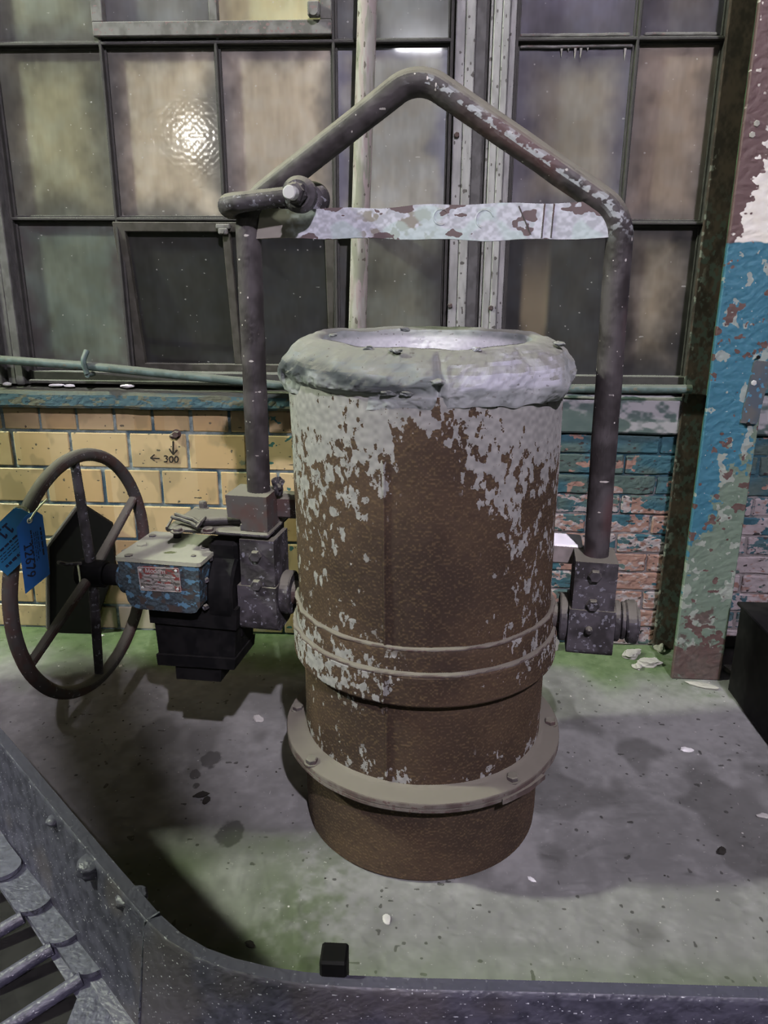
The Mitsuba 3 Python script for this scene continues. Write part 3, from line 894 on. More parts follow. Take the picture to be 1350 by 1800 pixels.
# black steel plate leaning in the corner behind the handwheel
Pp = [(-1.262, .325), (-1.134, .478), (-1.035, .410), (-1.040, .25), (-1.135, .03), (-1.155, .004), (-1.30, .004), (-1.30, .04)]
m = extrude(Pp, 0, .012)
put('steel_plate__sheet', moved(m, 0, 2.385, 0, 0, 0, 0), 'black_plate', False)
edge = densify([(-1.300, 2.380, .02), (-1.2625, 2.380, .325), (-1.134, 2.380, .479)], .05)
put('steel_plate__flange', tube(edge, .007, 8), 'plate_edge', False)
lab('steel_plate', 'black angular steel plate leaning on the tiled wall behind the handwheel', 'steel plate')

# bolt in the wall with marker writing
q = at(310, 763, Y=WY - .008)
m = cat(hexbolt((q[0], WY - .006, q[2]), (0, -1, 0), .012, .016, washer=.015), rock(.010, 4).apply_translation((q[0] - .01, WY - .012, q[2] - .004)))
put('wall_back__bolt', m, 'dusty_iron_red', False)
lab('wall_back__bolt', 'rusty bolt head in the mortar joint')


def stroke(pts, w):
    return tube([(p[0], WY - .0060, p[2]) for p in pts], w, 6)


ar = []
a0, a1 = at(304, 776, Y=WY - .008), at(304, 799, Y=WY - .008)
ar += [stroke([a0, a1], .0026), stroke([at(297, 789, Y=WY - .008), a1], .0022), stroke([at(311, 791, Y=WY - .008), a1], .0022)]
a0, a1 = at(264, 805, Y=WY - .008), at(280, 806, Y=WY - .008)
ar += [stroke([a0, a1], .0017), stroke([a0, at(271, 799, Y=WY - .008)], .0017), stroke([a0, at(271, 810, Y=WY - .008)], .0017)]
# handwritten 300
def glyph(fn, x0, y0):
    return stroke([at(x0 + u, y0 + v, Y=WY - .008) for u, v in fn], .0020)
ar.append(glyph([(0, 1), (3, 0), (6, 2), (3, 5), (6, 7), (5, 10), (0, 11)], 288, 801))
for ox in (297, 306):
    ar.append(glyph([(3.5 + 3.2 * math.sin(k * math.pi / 6), 5.5 - 5.2 * math.cos(k * math.pi / 6)) for k in range(13)], ox, 802))
put('wall_back__marker_writing', cat(*ar), 'marker_ink', False)
lab('wall_back__marker_writing', 'black marker 300 with an arrow left and an arrow down')

# ================================================================= ladle
ld = 'ladle'
def shape_round(m, amp, f, seed, lean=-.010):
    m = m.copy()
    v = m.vertices
    r = np.hypot(v[:, 0], v[:, 1])
    n_ = (meshkit.fbm(v * f, 3, seed) - .5) * 2 * amp
    k = 1 + n_ / np.maximum(r, .05)
    m.vertices = np.stack([v[:, 0] * k + lean * np.clip((v[:, 2] - .4) / .7, 0, 1), v[:, 1] * k, v[:, 2]], 1)
    return m


def profile(pts, step=.02):
    return densify(np.array([(a, 0, b_) for a, b_ in pts]), step)[:, [0, 2]]


up_prof = profile([(.25, .44), (.2715, .44), (.2725, .50), (.274, .75), (.276, 1.012), (.25, 1.012)])
put(ld + '__upper_shell', L(shape_round(lathe(up_prof, 160), .0025, 7, 2)), 'ladle_shell', 40)
lab(ld + '__upper_shell', 'rusty upper cylinder with remains of whitewash')
put(ld + '__lower_shell', L(shape_round(lathe(profile([(.0, .222), (.262, .222), (.2665, .226), (.2675, .46), (.25, .46)]), 160), .0015, 7, 3)), 'ladle_shell', 40)
put(ld + '__base', L(shape_round(lathe(profile([(0, .001), (.262, .001), (.268, .006), (.2695, .03), (.270, .221), (.0, .221)]), 160), .0015, 6, 4)), 'ladle_shell', 40)
ring = profile([(.262, .428), (.287, .426), (.2895, .430), (.2895, .487), (.286, .492), (.2815, .494), (.2815, .536), (.2785, .541), (.272, .545)], .012)
put(ld + '__band', L(shape_round(lathe(ring, 160), .0018, 9, 6, -.004)), 'ladle_shell', 30)
lab(ld + '__band', 'stepped rusty iron band around the waist')
# dust banked on the two steps of the band
dr_ = []
for rr, zz, ww in ((.2835, .4925, .0065), (.2765, .5415, .0055)):
    prof = [(rr + ww * math.cos(a), zz + ww * .8 * math.sin(a)) for a in np.linspace(-.3, math.pi, 7)]
    dr_.append(shape_round(shape_round(lathe(prof, 240), .0035, 24, 8, -.004), .003, 80, 9, 0))
put(ld + '__band__dust_bank', L(cat(*dr_)), 'flange_dust', 40)
lab(ld + '__band__dust_bank', 'grey dust lying on the ledges of the band')
# bolted flange at the foot: two plates
put(ld + '__flange', L(shape_round(lathe(profile([(.26, .206), (.310, .206), (.312, .209), (.312, .2155), (.308, .216), (.308, .2175), (.3125, .218), (.3125, .2265), (.311, .229), (.27, .236), (.262, .243)], .01), 160), .0022, 14, 7, 0)), 'flange_dust', 30)
lab(ld + '__flange', 'dusty double plate flange around the foot')
lipa = [((.318 if k % 2 == 0 else .318) * math.sin(a), -(.318) * math.cos(a)) for k, a in enumerate(np.linspace(math.radians(38), math.radians(62), 12))]
inn = [(.300 * math.sin(a), -.300 * math.cos(a)) for a in np.linspace(math.radians(60), math.radians(40), 10)]
m = trimesh.creation.extrude_polygon(sg.Polygon(lipa + inn), .012, engine='earcut')
m.apply_translation((0, 0, .205))
put(ld + '__flange__broken_lip', L(jitter(m.subdivide_to_size(.03), .0025, 30, 5)), 'flange_dust', 30)
for (px, py) in ((548, 1336), (901, 1366), (967, 1268), (524, 1243), (735, 1398)):
    if (px, py) == (735, 1398):
        continue
    q = at(px, py, Z=.236)
    put(ld + '__flange__bolt', hexbolt((q[0], q[1], .230), (0, 0, 1), .0125, .012, washer=.016, turn=px), 'dusty_iron_red', False)
# weld seam down the front
ang = math.radians(-7.5)
sm = []
for z0, z1, r_ in ((.545, .90, .2755), (.245, .425, .2685), (.43, .49, .2905)):
    q = [np.array([r_ * math.sin(ang) - .010 * max(0, min(1, (z - .4) / .7)), -r_ * math.cos(ang), z]) for z in np.linspace(z0, z1, 14)]
    sm.append(tube(q, .0032, 8))
put(ld + '__weld_seam', L(cat(*sm)), 'ladle_shell', 40)
# refractory lip and cavity
rimp = profile([(.2755, .998), (.279, 1.004), (.285, 1.012), (.290, 1.024), (.291, 1.036), (.285, 1.056), (.270, 1.075), (.252, 1.088), (.234, 1.096), (.217, 1.097), (.207, 1.091), (.202, 1.075), (.198, 1.03), (.192, .80), (.185, .52), (.17, .48), (.0, .475)], .0065)
m = lathe(rimp, 380)
v = m.vertices
r_, th_ = np.hypot(v[:, 0], v[:, 1]), np.degrees(np.arctan2(v[:, 0], -v[:, 1]))      # 0 = front, + = right
out_ = np.clip((r_ - .2) / .06, 0, 1)
dsp = (meshkit.fbm(v * 9, 3, 11) - .5) * .020 + (meshkit.fbm(v * 34, 3, 12) - .5) * .012 + (meshkit.fbm(v * 90, 2, 15) - .5) * .005
dsp += -.016 * np.exp(-((th_ - 12.5) / 1.8) ** 2) * (v[:, 2] > .99)                                      # crack
dsp += -.010 * np.clip((th_ - 13) / 3, 0, 1) * np.clip((56 - th_) / 6, 0, 1) * np.clip((v[:, 2] - 1.0) / .02, 0, 1)   # flat patch
dsp += .014 * np.exp(-((th_ - 66) / 9) ** 2 - ((v[:, 2] - 1.012) / .022) ** 2)                             # chunk at right
dsp += .006 * np.exp(-((th_ + 72) / 12) ** 2 - ((v[:, 2] - 1.0) / .05) ** 2)
dsp += -.010 * np.exp(-((v[:, 2] - 1.022 - .012 * np.sin(np.radians(th_ * 3))) / .010) ** 2) * (np.abs(th_ + 25) < 38)  # undercut furrow
k = 1 + dsp * out_ / np.maximum(r_, .05)
dz = ((meshkit.fbm(v * 13 + 5, 3, 14) - .5) * .016) * (v[:, 2] > 1.04) - .010 * (np.cos(np.radians(th_)) > -2) * np.clip(np.cos(np.radians(th_)), 0, 1) * np.clip((v[:, 2] - .95) / .14, 0, 1)
dz += -.020 * np.clip((v[:, 2] < 1.012).astype(float), 0, 1) * (meshkit.fbm(np.stack([th_ / 14, v[:, 2] * 0, v[:, 2] * 0], 1), 3, 5) - .35) * (r_ > .25)
m.vertices = np.stack([v[:, 0] * k - .008 * np.clip((v[:, 2] - .4) / .7, 0, 1), v[:, 1] * k, v[:, 2] + dz], 1)
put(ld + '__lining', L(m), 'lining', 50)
lab(ld + '__lining', 'thick pale refractory lip and hollow lining')
for k_, (px, py, r1) in enumerate([(648, 607, .008), (700, 611, .0065), (690, 610, .006), (838, 609, .008), (585, 640 - 55, .007), (712, 575, .009), (985, 600, .010)]):
    z = 1.092 if py > 590 else 1.102
    q = at(px, py, Z=z)
    put(ld + '__lining__crumb', moved(rock(r1 * .75, 20 + k_, (1.5, 1, .7), 2, .8), q[0], q[1], z - .005), 'lining', False)
for k_, (px, py, r1) in enumerate([(682, 690, .010), (715, 692, .008), (770, 672, .009)]):
    # clods sticking to the lip's front, at the surface of the lip
    d = at(px, py, Y=1.0) - CAM
    t_ = np.linspace(1.0, 1.6, 400)
    pts_ = CAM + np.outer(t_, d)
    rr = np.hypot(pts_[:, 0] - LX, pts_[:, 1] - LY)
    q = pts_[np.argmax(rr < .284)]
    put(ld + '__lining__clod', moved(rock(r1 * .75, 40 + k_, (1.7, .9, .7), 2, .8), *q), 'lining', False)
# lugs on the shell that stop the bail
put(ld + '__lug', L(cbox(.268, .332, .03, .11, .618, .662, .004)), 'lug_lit_white', False)
put(ld + '__lug', L(cbox(-.345, -.255, .02, .08, .684, .733, .004)), 'dusty_iron_red', False)
# trunnion pins
put(ld + '__trunnion', L(rod((.262, 0, .51), (.300, 0, .51), .030, 28, .003)), 'dusty_iron_red', 35)
put(ld + '__trunnion', L(rod((-.305, 0, .515), (-.262, 0, .515), .027, 28, .003)), 'dusty_iron_red', 35)
lab(ld, 'tall rusty cylindrical foundry ladle with a white lined lip standing on the floor', 'ladle')

# ================================================================= bail (lifting frame)
bl = 'lifting_bail'
path = fillet([(-.374, 0, .745), (-.372, 0, 1.334), (-.034, 0, 1.560), (.345, 0, 1.318), (.357, 0, .650)], [.085, .075, .085], 14)
path = densify(path, .04)
put(bl + '__frame_tube', L(jitter(tube(path, .0252, 28), .0012, 18, 2)), 'bail_paint', 60)
lab(bl + '__frame_tube', 'bent round bar, dusty on top, dark brown with pale worn paint')
bar_poly = densify([(-.352, 0, 1.277), (-.1, 0, 1.276), (.1, 0, 1.272), (.334, 0, 1.276), (.338, 0, 1.31), (.300, 0, 1.334), (.28, 0, 1.337), (.0, 0, 1.336), (-.1, 0, 1.331), (-.34, 0, 1.331), (-.352, 0, 1.277)], .03)[:-1]
bp = [(q[0], q[2] + .0016 * math.sin(q[0] * 40 + q[2] * 30)) for q in bar_poly]
put(bl + '__crossbar', L(extrude(bp, -.014, .004)), 'pale_flaking_paint', 30)
lab(bl + '__crossbar', 'flat crossbar with flaking pale blue white paint')
for s_, z_, r1 in ((.016, 1.314, .014), (.098, 1.310, .016)):
    m = tube([(s_ + r1 * math.cos(a), -.014, z_ + r1 * math.sin(a)) for a in np.linspace(.2, 5.2 if s_ < .05 else 4.4, 24)], .0016, 6)
    put(bl + '__crossbar__weld_ring', L(m), 'pale_flaking_paint', 40)
for s_ in (.205, .222):
    put(bl + '__crossbar__scribed_bead', L(tube([(s_, -.0145, 1.276), (s_ + .002, -.0145, 1.335)], .0014, 6)), 'dusty_iron_red', 40)
put(bl + '__crossbar__scribed_bead', L(tube([(.160, -.0145, 1.332), (.185, -.0145, 1.282)], .0014, 6)), 'dusty_iron_red', 40)
put(bl + '__crossbar__gusset', L(extrude([(-.35, 1.330), (-.30, 1.330), (-.335, 1.352), (-.352, 1.36)], -.010, .003)), 'bail_paint', False)
# right bearing block
def rblock(s0, s1, d0, d1, z0, z1, rad=.03):
    poly = [(d0, z1), (d1, z1), (d1, z0 + rad)] + [(d1 - rad + rad * math.cos(a), z0 + rad - rad * math.sin(a)) for a in np.linspace(0, math.pi / 2, 6)] \
        + [(d0 + rad - rad * math.sin(a), z0 + rad - rad * math.cos(a)) for a in np.linspace(0, math.pi / 2, 6)]
    m = trimesh.creation.extrude_polygon(sg.Polygon(poly), s1 - s0, engine='earcut')
    V = m.vertices.copy()
    m.vertices = np.stack([s0 + V[:, 2], V[:, 0], V[:, 1]], 1)
    m.fix_normals()
    return m


put(bl + '__bearing_block', L(jitter(cat(rblock(.313, .397, -.052, .05, .447, .656, .014), rblock(.308, .402, -.056, .05, .447, .552, .02)), .0014, 20, 2)), 'dusty_steel', 25)
put(bl + '__bearing_block__collar', L(rod((.291, 0, .51), (.309, 0, .51), .052, 36, .003)), 'dusty_steel', 35)
put(bl + '__bearing_block__collar', L(rod((.402, 0, .51), (.416, 0, .51), .044, 36, .003)), 'dusty_steel', 35)
put(bl + '__bearing_block__washer', L(cat(rod((.418, 0, .512), (.428, 0, .512), .040, 32, .002), rod((.428, 0, .51), (.452, 0, .512), .046, 36, .004), rod((.40, 0, .51), (.456, 0, .51), .030, 24))), 'dusty_steel', 35)
for (px, py) in ((1046, 1012), (1042, 1063)):
    d0 = -.054
    q = np.linalg.inv(LM) @ np.append(at(px, py, Y=(LY + AX[1] * .355 + PP[1] * d0)), 1)
    put(bl + '__bearing_block__bolt', L(hexbolt((q[0], -.051, q[2]), (0, -1, 0), .0135, .013, washer=.017, turn=.5)), 'dusty_steel', False)
put(bl + '__bearing_block__grease_nipple', L(rod((.350, -.054, .512), (.350, -.070, .509), .0075, 12, .003)), 'dusty_steel', 30)
# left bearing block
put(bl + '__bearing_block', L(jitter(cat(rblock(-.408, -.328, -.050, .05, .45, .652, .012), rblock(-.415, -.325, -.056, .055, .432, .545, .028)), .0014, 20, 3)), 'dusty_steel', 25)
nb = bl + '__bearing_block_001'
put(nb + '__collar', L(rod((-.325, 0, .515), (-.300, 0, .515), .050, 36, .003)), 'dusty_steel', 35)
for z_ in (.6175, .549):
    put(nb + '__bolt', L(hexbolt((-.369, -.049, z_), (0, -1, 0), .0135, .013, washer=.017, turn=.52)), 'dusty_steel', False)
put(bl + '__socket_block', L(jitter(extrude([(-.434, .752), (-.340, .752), (-.340, .673), (-.392, .673), (-.402, .699), (-.430, .703)], -.050, .045), .001, 20, 4)), 'dusty_iron_red', False)
lab(bl + '__socket_block', 'dark square block that holds the foot of the left leg')
put(bl + '__weld_clump', L(moved(rock(.012, 77, (1, 1, 1.6), 2, .9), -.333, .012, .762)), 'dusty_steel', False)
put(bl + '__bracket_plate', L(jitter(cbox(-.578, -.336, -.056, .10, .660, .672, .004).subdivide_to_size(.05), .0014, 22, 6)), 'dusty_steel', 30)
lab(bl + '__bracket_plate', 'dusty bracket plate that carries the gearbox')
bpn = bl + '__bracket_plate'
for (px, py, r1, h1) in ((312, 930, .011, .009), (366, 930, .012, .009), (357, 890, .010, .018)):
    q = at(px, py, Z=.676)
    put(bpn + '__bolt', hexbolt((q[0], q[1], .671), (0, 0, 1), r1, h1, washer=r1 * 1.35, turn=px), 'dusty_iron_red', False)
put(bpn + '__strip', L(cbox(-.404, -.340, -.048, -.040, .671, .688, .002)), 'dusty_steel', False)
a, b_ = at(350, 917, Z=.684), at(425, 913, Z=.684)
put(bpn + '__pin', rod(a, b_, .0105, 16, .002), 'dusty_steel', 40)
put(bl + '__spacer', L(cbox(-.394, -.338, -.02, .06, .60, .672, .003)), 'black_iron', False)
lab(bl, 'steel lifting bail with a peaked round bar frame and flat crossbar over the ladle', 'lifting frame')

# twisted wire lying on the bracket plate
w1 = [at(x_, y_, Z=z_) for x_, y_, z_ in ((302, 909, .690), (318, 913, .690), (335, 919, .688), (345, 925, .686), (352, 918, .692), (360, 910, .694))]
w2 = [at(x_, y_, Z=z_) for x_, y_, z_ in ((309, 904, .692), (325, 909, .694), (340, 913, .694), (352, 921, .690), (345, 928, .684))]
w3 = [at(x_, y_, Z=z_) for x_, y_, z_ in ((304, 907, .690), (300, 916, .684), (293, 928, .676))]
put('twisted_wire__strand', tube(w1, .0045, 8), 'dusty_steel', 40)
put('twisted_wire__strand', tube(w2, .0045, 8), 'dusty_steel', 40)
put('twisted_wire__strand', tube(w3, .0028, 8), 'dusty_steel', 40)
lab('twisted_wire', 'stiff twisted wire lying on the bracket plate above the gearbox', 'wire')

# ================================================================= shackle on the bail's left shoulder
sh = 'shackle'
bow = fillet([(-.262, -.047, 1.352), (-.405, -.050, 1.337), (-.405, .050, 1.337), (-.262, .047, 1.352)], [.046, .046], 12)
bow = densify(bow, .02)
rr = np.interp(np.abs(np.linspace(-1, 1, len(bow))), [0, .5, 1], [.0240, .0205, .0170])
put(sh + '__bow', L(tube(bow, rr, 20)), 'dusty_steel', 60)
for d_ in (-.047, .047):
    put(sh + '__eye', L(rod((-.250, d_ - .017, 1.353), (-.250, d_ + .017, 1.353), .033, 32, .008)), 'dusty_steel', 40)
put(sh + '__pin', L(cat(rod((-.250, -.115, 1.351), (-.250, .09, 1.354), .0125, 20, .002))), 'bright_metal', 40)
lab(sh + '__pin', 'bright threaded pin end')
put(sh + '__nut', L(hexbolt((-.250, -.062, 1.353), (0, -1, 0), .0215, .016, turn=.3, washer=.025)), 'dusty_steel', False)
put(sh + '__nut', L(hexbolt((-.250, -.078, 1.353), (0, -1, 0), .0195, .013, turn=.7)), 'dusty_steel', False)
put(sh + '__nut', L(hexbolt((-.250, .064, 1.353), (0, 1, 0), .022, .018, turn=.3)), 'dusty_steel', False)
lab(sh, 'heavy bow shackle hooked around the left shoulder of the bail', 'shackle')

# ================================================================= gearbox
gb = 'gearbox'
body = sg.Polygon([(-.668, .606), (-.478, .606), (-.481, .52), (-.640, .512), (-.652, .52)]).union(sg.box(-.644, .503, -.494, .53)).buffer(-.012).buffer(.012, quad_segs=5)
put(gb + '__housing', L(extrude(list(sg.Polygon([(-.668, .606), (-.478, .606), (-.480, .512), (-.490, .498), (-.502, .494), (-.628, .494), (-.644, .500), (-.652, .512)]).exterior.coords)[:-1], -.112, .062)), 'blue_chipped_paint', 40)
lab(gb + '__housing', 'blue housing with chipped paint')
lidm = sg.box(-.664, -.106, -.482, .058).buffer(.009, quad_segs=4)
m = trimesh.creation.extrude_polygon(lidm, .009, engine='earcut')
m.apply_translation((0, 0, .606))
put(gb + '__lid', L(m), 'lid_dust', 30)
lab(gb + '__lid', 'flat lid under a coat of pale dust')
for (px, py, r1, h1) in ((226, 975, .010, .003), (249, 957, .0125, .005), (312, 943, .010, .012), (268, 941, .009, .004), (376, 944, .007, .004), (359, 961, .008, .003), (340, 976, .006, .003)):
    q = at(px, py, Z=.617)
    put(gb + '__lid__bolt', hexbolt((q[0], q[1], .6145), (0, 0, 1), r1, h1, turn=px), 'lid_dust' if r1 > .012 else 'dusty_steel', False)
npl = extrude([(-.614, .5405), (-.617, .545), (-.620, .592), (-.616, .598), (-.526, .600), (-.522, .596), (-.520, .548), (-.524, .543)], -.1145, -.111)
put(gb + '__nameplate', L(npl), 'nameplate_metal', False)
lab(gb + '__nameplate', 'worn red and grey maker\'s nameplate reading Modern')
edge = densify([(-.616, -.1145, .5415), (-.619, -.1145, .595), (-.523, -.1145, .599), (-.521, -.1145, .545), (-.616, -.1145, .5415)], .02)
put(gb + '__nameplate__border', L(tube(edge, .0009, 6)), 'plate_letter', False)
tm = meshkit.text_mesh('Modern', .0095, .0008, bold=True)
tm.apply_transform(trimesh.transformations.euler_matrix(math.pi / 2, 0, 0))
tm.apply_translation((-.602, -.1146, .5845))
put(gb + '__nameplate__lettering', L(tm), 'plate_letter', False)
ln = []
for k in range(4):
    zz = .578 - k * .0085
    s0 = -.606
    while s0 < -.54:
        w_ = rng.uniform(.008, .022)
        ln.append(cbox(s0, min(s0 + w_, -.530), -.1153, -.1144, zz - .0022, zz + .0004, .0003))
        s0 += w_ + .005
put(gb + '__nameplate__worn_text', L(cat(*ln)), 'plate_letter', False)
for s_, z_ in ((-.611, .548), (-.613, .590), (-.529, .594), (-.528, .551)):
    put(gb + '__nameplate__rivet', L(rod((s_, -.1145, z_), (s_, -.1175, z_), .0035, 10, .001)), 'bright_metal', 30)
put(gb + '__bearing_cap', L(cat(rod((-.700, -.03, .5355), (-.655, -.03, .5355), .040, 32, .004), rod((-.71, -.03, .5355), (-.655, -.03, .5355), .030, 28, .003))), 'blue_chipped_paint', 35)
put(gb + '__bearing_cap__stud', L(cat(rod((-.690, -.03, .57), (-.690, -.03, .598), .008, 12), hexbolt((-.690, -.03, .590), (0, 0, 1), .012, .010))), 'dusty_steel', 30)
put(gb + '__drain_plug', L(cat(rod((-.66, -.03, .505), (-.66, -.03, .472), .014, 12, .003), rod((-.66, -.045, .485), (-.66, .0, .485), .009, 12))), 'black_iron', 30)
put(gb + '__lower_housing', L(cat(extrude([(-.617, .495), (-.610, .345), (-.572, .338), (-.572, .302), (-.462, .306), (-.458, .345), (-.425, .358), (-.414, .495)], -.070, .05),
                                  extrude([(-.622, .495), (-.622, .445), (-.414, .445), (-.41, .495)], -.078, .055),
                                  extrude([(-.614, .365), (-.612, .338), (-.424, .345), (-.42, .372)], -.078, .055))), 'black_iron', False)
lab(gb + '__lower_housing', 'black stepped lower housing')
put(gb + '__gear_case', L(cat(cbox(-.486, -.418, -.040, .08, .40, .640, .008), rod((-.478, .02, .515), (-.418, .02, .515), .105, 36, .006))), 'black_iron', 30)
for z_, d_ in ((.60, -.045), (.56, -.072), (.50, -.082), (.46, -.066)):
    put(gb + '__gear_case__bolt', L(hexbolt((-.478, d_, z_), (-.3, -1, 0), .007, .010)), 'dusty_steel', False)
lab(gb, 'blue tilting gearbox with a dusty lid bolted beside the ladle', 'gearbox')

# ================================================================= handwheel
hw = 'handwheel'
HC = np.array([-.797, -.0295, .5355])
R = .2772
th = np.linspace(0, 2 * np.pi, 97)
V, n_ = [], 24
ring_m = trimesh.creation.torus(R, .0150, major_sections=96, minor_sections=24)
ring_m.apply_transform(trimesh.geometry.align_vectors([0, 0, 1], [1, 0, 0]))
ring_m.apply_translation(HC)
put(hw + '__rim', L(jitter(ring_m, .0008, 20, 4)), 'dusty_iron_red', 60)
def spk(ang_deg):
    a = math.radians(ang_deg)
    d = np.array([0, math.cos(a), math.sin(a)])
    return tube([HC + d * .02 + np.array([.012, 0, 0]), HC + d * (R - .008)], [.0125, .0105], 16)
for a in (90, 270, 25, 205):
    put(hw + '__spoke', L(spk(a)), 'dusty_steel' if a in (90, 270) else 'dusty_iron_red', 60)
put(hw + '__hub', L(cat(rod(HC + (-.02, 0, 0), HC + (.05, 0, 0), .032, 28, .004), rod(HC + (.05, 0, 0), HC + (.10, 0, 0), .025, 24, .003))), 'black_iron', 35)
put(hw + '__hub__cotter_pin', L(tube(fillet([HC + (.0, -.02, .03), HC + (-.02, -.045, .036), HC + (-.02, -.075, .052)], [.02], 6), .0045, 8)), 'dusty_steel', 40)
put(hw + '__hub__wire_tie', L(tube([HC + (.03 * math.sin(a) * .3 - .005, -.026 - .012 * math.sin(a), .04 * math.cos(a) - .01) for a in np.linspace(.2, 2.9, 10)], .0022, 6)), 'tie_white', 40)
lab(hw, 'large rusty four-spoke handwheel on the left of the gearbox', 'handwheel')

# ================================================================= tags hanging on the wheel's near rim
def panel(corners, th_=.0008, cells=8, bend=.004):
    """thin plastic tag from its outline in (u, v), gently curved"""
    m = trimesh.creation.extrude_polygon(sg.Polygon(corners), th_, engine='earcut').subdivide_to_size(.015)
    v = m.vertices
    m.vertices = np.stack([v[:, 0], v[:, 1], v[:, 2] + bend * np.sin(v[:, 1] * 30)], 1)
    return m


def tag(key, tl, tr, bl_, depth, number, mats, text_rows):
    """tl, tr, bl_: pixels of the corners; the tag hangs in a plane facing the camera's side at that distance"""
    A, Bq, Cq = at(*tl, Y=depth), at(*tr, Y=depth + .02), at(*bl_, Y=depth - .01)
    u, vv = Bq - A, Cq - A
    w, h = np.linalg.norm(u), np.linalg.norm(vv)
    u, vv = u / w, vv / h
    nn = np.cross(u, -vv)
    nn /= np.linalg.norm(nn)
    M = np.eye(4)
    M[:3, 0], M[:3, 1], M[:3, 2], M[:3, 3] = u, -vv, nn, A
    outline = [(0, -h * .10), (w * .42, 0), (w * .78, 0), (w, -h * .10), (w, -h * .86), (w, -h * .90), (0, -h)]
    m = panel(outline)
    m.apply_transform(M)
    put(key + '__sheet', m, mats, 40)
    # number reads from top to bottom: turned a quarter right
    def turned(txt, hgt, x, y, bold=False):
        t = meshkit.text_mesh(txt, hgt, .0005, bold)
        t.apply_transform(trimesh.transformations.rotation_matrix(-math.pi / 2, (0, 0, 1)))
        t.apply_translation((x, y, 0))
        t.vertices[:, 2] += .0009 + .004 * np.sin(t.vertices[:, 1] * 30)
        t.apply_transform(M)
        return t
    for txt, hgt, x, y in number:
        put(key + '__number', turned(txt, hgt * w, x * w, -y * h, True), 'ink', False)
    rows_ = []
    for x, y0, y1, tw_ in text_rows:
        y = y0
        while y < y1:
            l_ = rng.uniform(.03, .09)
            c = cbox(x * w, (x + tw_) * w, -min(y + l_, y1) * h, -y * h, 0, .0004, .0001)
            c.vertices[:, 2] += .0010 + .004 * np.sin(c.vertices[:, 1] * 30)
            c.apply_transform(M)
            rows_.append(c)
            y += l_ + .015
    put(key + '__small_print', cat(*rows_), 'ink', False)
    e = (np.array([w * .52, -h * .085, .002 + .004 * math.sin(-h * .085 * 30), 1]))
    q = (M @ e)[:3]
    return q, M, w, h


D0 = W(*HC)[1] - .275
q, M, w_, h_ = tag('inspection_tag', (27, 915), (73, 893), (45, 1043), 1.325, [('12679', .30, .17, .36)], 'tag_blue',
                   [(.83, .24, .62, .055), (.72, .27, .55, .025), (.65, .27, .64, .025), (.58, .27, .66, .025), (.47, .22, .72, .045)])
lab('inspection_tag', 'bright blue hanging tag numbered 12679, nearer of the two on the wheel', 'tag')
put('inspection_tag__eyelet', cat(*[moved(trimesh.creation.torus(.0042, .0016, major_sections=20, minor_sections=8), 0, 0, 0)]).apply_transform(M @ trimesh.transformations.translation_matrix((w_ * .52, -h_ * .085, .001))), 'eyelet', 40)
def on_rim(px, py):
    """point of the wheel's rim that the photograph shows nearest to pixel (px, py)"""
    best = None
    for a in np.linspace(math.pi / 2, 3 * math.pi / 2, 200):
        pt_ = W(HC[0], HC[1] + R * math.cos(a), HC[2] + R * math.sin(a))
        d_ = pt_ - CAM
        e_ = math.hypot(675 + F * (d_ @ rt) / (d_ @ fw) - px, 900 - F * (d_ @ up) / (d_ @ fw) - py)
        if best is None or e_ < best[0]:
            best = (e_, pt_)
    return best[1]


rim_pt = on_rim(50, 895)
tie = [rim_pt, (rim_pt + q) / 2 + (.004, -.006, .004), q, q + (.012, -.002, .016), q + (.022, .004, .028), at(83, 877, Y=1.34)]
put('inspection_tag__tie', tube(tie, .0018, 8), 'tie_white', 40)
lab('inspection_tag__tie', 'pale plastic tie')
M = np.eye(4)
A = at(30, 888, Y=1.372)
vv = at(-45, 960, Y=1.36) - A; vv /= np.linalg.norm(vv)
u = at(28, 990, Y=1.372) - at(-6, 955, Y=1.365); u -= vv * (u @ vv); u /= np.linalg.norm(u)
nn = np.cross(u, -vv)
if nn[1] > 0:
    nn = -nn
M[:3, 0], M[:3, 1], M[:3, 2], M[:3, 3] = u, -vv, nn, A
w_, h_ = .083, .125
m = panel([(0, -h_ * .06), (w_ * .12, 0), (w_ * .5, .008), (w_ * .9, -.018), (w_, -h_ * .18), (w_, -h_), (0, -h_)])
m.apply_transform(M)
scene['inspection_tag_001__tie'] = mikit.ply(tube([rim_pt, (rim_pt + A) / 2 + (0, -.004, .003), A + (vv * .008)], .0018, 8), 'tie_white', smooth=40)
scene['inspection_tag_001__sheet'] = mikit.ply(m, 'tag_blue_green', smooth=40)
t = meshkit.text_mesh('11', .020, .0006, True)
t.apply_transform(trimesh.transformations.rotation_matrix(-math.pi / 2, (0, 0, 1)))
t.apply_translation((w_ * .12, -h_ * .32, 0))
t.vertices[:, 2] += .0016 + .004 * np.sin(t.vertices[:, 1] * 30)
t.apply_transform(M)
scene['inspection_tag_001__number'] = mikit.ply(t, 'ink')
rows_ = []
for x, tw_ in ((.46, .045), (.56, .02), (.62, .02), (.68, .02), (.80, .06)):
    y = .12
    while y < .9:
        l_ = rng.uniform(.04, .1)
        c = cbox(x * w_, (x + tw_) * w_, -(y + l_) * h_, -y * h_, 0, .0004, .0001)
        c.vertices[:, 2] += .0012 + .004 * np.sin(c.vertices[:, 1] * 30)
        c.apply_transform(M)
        rows_.append(c)
        y += l_ + .02
scene['inspection_tag_001__small_print'] = mikit.ply(cat(*rows_), 'ink')
lab('inspection_tag_001', 'darker blue hanging tag behind the first, cut by the left edge', 'tag')

